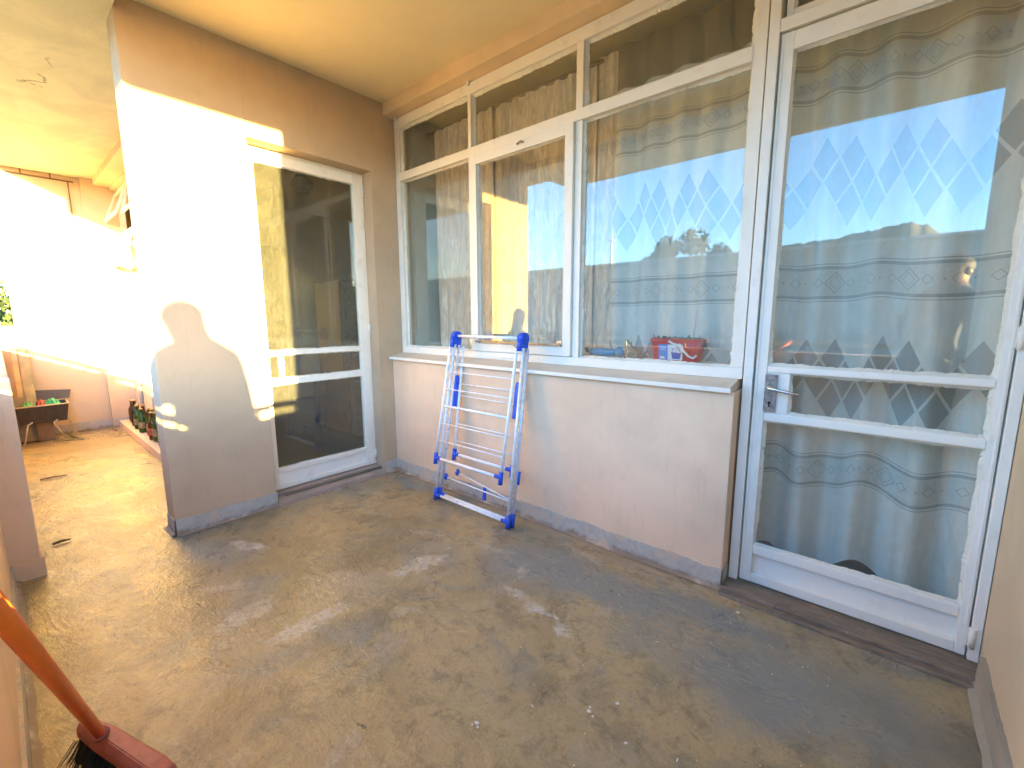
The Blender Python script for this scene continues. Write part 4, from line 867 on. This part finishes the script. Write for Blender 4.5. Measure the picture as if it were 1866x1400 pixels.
def person():
    sk = plain('skin_tone', (.17, .10, .07), .5, var=.08); cl = plain('dark_sweater', (.05, .055, .07), .85, var=.2, scale=80); tr = plain('dark_trousers', (.03, .035, .05), .8, var=.2); hr = plain('dark_hair', (.02, .014, .010), .6, var=.3, scale=150)
    o = thing('person', (2.91, -1.76, 0), 'person in dark sweater holding a phone in the balcony corner', 'person')
    Xc, Yc = 2.925, -1.80
    f = Vector((-.65, .76, 0)).normalized(); s = Vector((f.y, -f.x, 0))           # facing, and the side to the right of it
    def P(a, b, z): return Vector((Xc, Yc, 0))+s*a+f*b+Vector((0, 0, z))
    hd = P(-.02, -.105, 1.395); V = Vector
    body = {'pel': (P(.02, .03, .78), .10, None), 'bel': (P(.01, .01, .92), .095, 'pel'), 'che': (P(0, -.01, 1.08), .105, 'bel'), 'upc': (P(0, -.05, 1.21), .092, 'che'),
            'nek': (P(0, -.085, 1.29), .078, 'upc'), 'jaw': (hd+Vector((0, 0, -.05))+f*.015, .090, 'nek'), 'hed': (hd+Vector((0, 0, .015)), .094, 'jaw'), 'crn': (hd+Vector((0, 0, .06)), .080, 'hed')}
    for t, sg in (('l', -1), ('r', 1)):
        body.update({'hp'+t: (P((.09 if sg > 0 else -.15), .0, .80), .10, 'pel'), 'ws'+t: (P((.095 if sg > 0 else -.18), -.045, .95), .128, 'bel'), 'cs'+t: (P((.095 if sg > 0 else -.165), -.05, 1.07), .098, 'che')})
        body.update({'sh'+t: (P(sg*.175, -.07, 1.215), .060, 'upc'), 'th'+t: (P(sg*.09, .035, .66), .082, 'pel'), 'kn'+t: (P(sg*.10, .06, .40), .055, 'th'+t), 'an'+t: (P(sg*.10, .02, .09), .038, 'kn'+t), 'to'+t: (P(sg*.11, .14, .035), (.038, .028), 'an'+t)})
    body.update({'ell': (P(-.235, -.08, .97), .042, 'shl'), 'wrl': (V((2.815, -1.945, 1.045)), .024, 'ell'), 'pal': (V((2.790, -1.912, 1.075)), (.026, .014), 'wrl')})
    body.update({'elr': (P(.205, -.02, .93), .045, 'shr'), 'wrr': (P(.19, .05, .78), .027, 'elr'), 'par': (P(.21, .07, .71), (.030, .016), 'wrr')})
    b = skin('body', body, sk, o, 2)
    cl_ = {k: (v[0], tuple(q*1.13+.006 for q in (v[1] if isinstance(v[1], tuple) else (v[1], v[1]))), v[2]) for k, v in body.items() if k in ('pel', 'bel', 'che', 'upc', 'hpl', 'hpr', 'wsl', 'wsr', 'csl', 'csr', 'nek', 'shl', 'shr', 'ell', 'elr', 'wrl', 'wrr')}
    skin('sweater', cl_, cl, o, 2)
    t_ = {'pel': (P(0, .03, .80), (.14, .115), None)}
    for t in 'lr': t_.update({'th'+t: (body['th'+t][0], .096, 'pel'), 'kn'+t: (body['kn'+t][0], .070, 'th'+t), 'an'+t: (body['an'+t][0], .058, 'kn'+t)})
    skin('trousers', t_, tr, o, 2)
    for t in 'lr':
        p = body['an'+t][0]; mb = MB(); q = Vector((p.x, p.y, 0))
        mb.lathe(q+f*.05, [(.045, .0), (.05, .01), (.048, .05), (.03, .085)], 16); mb.lathe(q+f*.12, [(.042, .0), (.046, .01), (.040, .04), (.02, .055)], 16); mb.build('shoe', M['dark'], o, smooth=True)
    # face, ears and hair
    mb = MB(); mb.tube([hd+f*.088+Vector((0, 0, .012)), hd+f*.108+Vector((0, 0, -.018))], [.008, .013], 8); mb.build('nose', sk, o, smooth=True)
    for sg in (-1, 1):
        mb = MB(); mb.lathe(hd+s*sg*.082-f*.005, [(.010, -.01), (.026, .0), (.022, .010), (.008, .014)], 12, s*sg); mb.build('ear', sk, o, smooth=True)
        mb = MB(); mb.lathe(hd+s*sg*.030+f*.080+Vector((0, 0, .015)), [(.004, 0), (.011, .004), (.006, .010)], 12, f); mb.build('eye', plain('eye_white', (.7, .7, .7), .2), o, smooth=True)
    mb = MB(); mb.tube([hd+f*.086-s*.022-Vector((0, 0, .045)), hd+f*.094-Vector((0, 0, .047)), hd+f*.086+s*.022-Vector((0, 0, .045))], [.003, .006, .003], 8); mb.build('mouth', plain('lips', (.35, .12, .10), .5), o, smooth=True)
    mb = MB(); 
    def cap(u, v):
        th = u*2*math.pi; phi = v*1.75; d = s*math.cos(th)*math.sin(phi)*.088+(f*math.sin(th))*math.sin(phi)*.100+Vector((0, 0, math.cos(phi)*.088))
        fr = max(0, math.sin(th)); d += Vector((0, 0, .05*fr*max(0, v-.5)))
        return hd+Vector((0, 0, .030))-f*.012+d*(1+.02*noise.noise(d*40))
    mb.grid(cap, 32, 16); mb.build('hair', hr, o, smooth=True)
    # fingers closed on the phone
    def hand(palm, dirn, out, nm):
        dirn = dirn.normalized(); out = out.normalized(); ac = dirn.cross(out).normalized()
        for i in range(4):
            L = (.034, .040, .038, .030)[i]; p0 = palm+dirn*.012+ac*(i-1.5)*.017; p1 = p0+dirn*L; p2 = p1+(dirn*.5+out*.8)*.024; p3 = p2+out*.016-dirn*.006
            mb = MB(); mb.tube([p0, p1, p2, p3], [.0092, .0085, .0078, .006], 10); mb.build('finger', sk, o, smooth=True)
        p0 = palm+ac*.030-dirn*.01; mb = MB(); mb.tube([palm+ac*.012-dirn*.02, p0, p0+(ac*.5+out*.9+dirn*.4)*.026, p0+(ac*.3+out*1.5+dirn*.8)*.030], [.012, .0105, .0095, .007], 10); mb.build('thumb', sk, o, smooth=True)
    hand(body['pal'][0], Vector((-.35, .0, .9)), Vector((.3, .5, 0)), 'l'); hand(body['par'][0], Vector((0, .15, -1)), -s, 'r')
person()
ph = MB(); c0 = CAM-fw*.012; Rr = rt; Up = up
def ppt(a, b): return c0+Rr*a+Up*b
ph.prism([ppt(-.012, -.135), ppt(.060, -.135), ppt(.060, .012), ppt(-.012, .012)], -fw*.008)
tag(ph.build('phone', plain('black_phone', (.02, .02, .022), .2), None), 'black phone held up by the person in the corner', 'phone')

# ------------------------------------------------------------------ the world outside
GZ = -7.0
mb = MB(); mb.grid(lambda u, v: Vector((-900+1800*u, -1100+1500*v, GZ+.0*u)), 20, 20)
gm = N('dry_ground'); gm.col(gm.mix(gm.ramp(gm.noise(.05, 5), .35, .65), (.16, .15, .09), (.09, .11, .05))); tag(mb.build('ground', gm.fin(.95), None), kind='structure')
# the block this balcony belongs to, below
mb = MB(); mb.box((-3.7, -2.04, GZ), (3.6, 4.2, -.26)); tag(mb.build('lower_storeys', M['wall2']), 'beige lower storeys of the block beneath the balcony', 'building')
# flat roofed building opposite
ob = thing('flat_roofed_building', (0, -34, GZ), 'long grey flat roofed building opposite, reflected in the window glass', 'building')
YB = -32.0; D0 = (-YB+.22)+1.853; ZR = 1.121+.126*D0
om = plaster('grey_render', (.30, .29, .27))
mb = MB(); mb.box((-75, YB-12, GZ), (60, YB, ZR)); mb.build('wall', om, ob)
mb = MB(); mb.box((-75.2, YB-.1, ZR-.02), (60.2, YB+.25, ZR+.14)); mb.build('roof_edge', plaster('pale_coping', (.45, .44, .42)), ob)
wd = plain('far_window_dark', (.05, .06, .07), .15)
for i in range(24):
    for z in (-1.2, -4.4):
        x = -48+i*4.0; mb = MB(); mb.box((x, YB+.004, z), (x+1.6, YB+.05, z+1.3)); mb.build('window', wd, ob)
# mast
DM = 40.0; xm = 2.737-.5418*DM; ym = -(DM-2.07); mb = MB(); mb.tube([(xm, ym, GZ), (xm, ym, 1.12+.19*DM), (xm, ym, 1.12+.205*DM)], [.22, .10, .03], 8)
for z in (.17, .185): mb.tube([(xm-.5, ym, 1.12+z*DM), (xm+.5, ym, 1.12+z*DM)], .04, 6)
tag(mb.build('antenna_mast', plain('white_mast', (.75, .75, .75), .4)), 'slim white antenna mast rising above the flat roof opposite', 'mast')
def leaf_mat(nm, c):
    k = N(nm); oi = k.noise(.8, 4); k.col(k.mix(k.ramp(oi, .3, .7), tuple(x*.6 for x in c), tuple(x*1.4 for x in c))); return k.fin(.7)
LM = [leaf_mat('dark_foliage', (.045, .065, .03)), leaf_mat('bright_foliage', (.045, .07, .022))]
bark = plain('bark', (.10, .07, .05), .9)
def tree(loc, h, r, mat, label, seed, n=2600, ls=.16, group='trees beyond the balcony'):
    rn = random.Random(seed); o = thing('tree', loc, label, 'tree', group); L = Vector(loc)
    mb = MB(); mb.tube([L, L+Vector((.1*r, 0, h*.35)), L+Vector((0, .1*r, h*.7))], [h*.03, h*.022, h*.012], 10)
    cl = []
    for i in range(11):
        a = rn.uniform(0, 6.28); rr = r*rn.uniform(.15, .72); z = h*rn.uniform(.50, .92)
        c = L+Vector((math.cos(a)*rr, math.sin(a)*rr, z)); cl.append((c, r*rn.uniform(.26, .46))); mb.tube([L+Vector((0, 0, h*.4)), (L+c)/2+Vector((0, 0, h*.12)), c], [h*.012, h*.008, h*.003], 6)
    mb.build('trunk', bark, o)
    mb = MB()
    for i in range(n):
        c, q = rn.choice(cl); d = Vector((rn.gauss(0, 1), rn.gauss(0, 1), rn.gauss(0, .8))).normalized()*q*rn.uniform(.3, 1.05)**.6; p = c+d
        a = Vector((rn.gauss(0, 1), rn.gauss(0, 1), rn.gauss(0, 1))).normalized(); b = a.orthogonal().normalized(); s_ = ls*rn.uniform(.6, 1.4)
        mb.bm.faces.new([mb.bm.verts.new(x) for x in (p-a*s_, p+b*s_*.5, p+a*s_, p-b*s_*.5)])
    mb.build('crown', mat, o, recalc=False)
# trees over the opposite roof:  direction ratio dx/dy, top ratio dz/dy, distance, radius
for i, (rx, rz, DT, r_, lab) in enumerate(((-.375, .186, 52, 3.6, 'tallest dark tree rising above the flat roof opposite'), (-.44, .158, 52, 3.2, 'lower dark tree beside the tallest one over the opposite roof'), (-.315, .162, 52, 3.0, 'rounded dark tree over the opposite roof on the hill side'), (-.27, .145, 54, 2.6, 'smallest dark treetop showing over the opposite roof'))):
    top = 1.12+rz*DT; tree((2.737+rx*DT, -(DT-2.07), GZ), top-GZ, r_, LM[0], lab, 30+i, n=3200, ls=.30)
tree((-15.5, -1.95, GZ), 10.5, 1.75, LM[1], 'sunlit bushy tree beyond the far wall of the balcony', 77, n=4200, ls=.10)
tree((-24, -4.6, GZ), 8.2, 2.2, LM[1], 'pale green tree farther off beyond the sunlit tree', 78, n=2500, ls=.16)
# neighbouring low house beyond the parapet
nh = thing('neighbour_house', (-12, -2.6, GZ), 'white neighbouring house with a pale roof seen over the handrail', 'house')
mb = MB(); mb.box((-14, -6, GZ), (-9, -2.0, -.9)); mb.build('wall', plaster('white_render', (.7, .68, .62)), nh)
mb = MB(); mb.prism([(-8.8, -6.3, -.9), (-14.3, -6.3, -.9), (-11.5, -6.3, .98)], (0, 5.0, 0)); mb.build('roof', plaster('pale_roof', (.55, .50, .44)), nh)
# hill
mb = MB()
def hill(u, v):
    x = -420+u*760; y = -330+v*230; DH = (-y+2.07)
    rat = (x-2.737)/222.0
    prof = .151-1.05*max(0, rat-.0)**1.35*2.0-.115*abs(min(0, rat))+.007*noise.noise(Vector((rat*12, 1, 0)))+.005*noise.noise(Vector((rat*60, 2, 0)))+.004*noise.noise(Vector((rat*190, 5, 0)))
    if rat < -.12: prof = max(prof, .112)
    ridge = 1.12+max(.085, prof)*222.0
    t = 1-min(1, abs((y+220)/110)); tt = t*t*(3-2*t)
    return Vector((x, y, GZ-1+(ridge-GZ+1)*tt+1.2*noise.noise(Vector((x*.05, y*.05, 4)))*tt))
mb.grid(hill, 700, 60)
hm = N('scrubby_hill'); hm.col(hm.mix(hm.ramp(hm.noise(.12, 7, .7), .4, .6), (.05, .06, .03), (.16, .13, .08))); tag(mb.build('hill', hm.fin(.95), None, recalc=False), kind='structure')
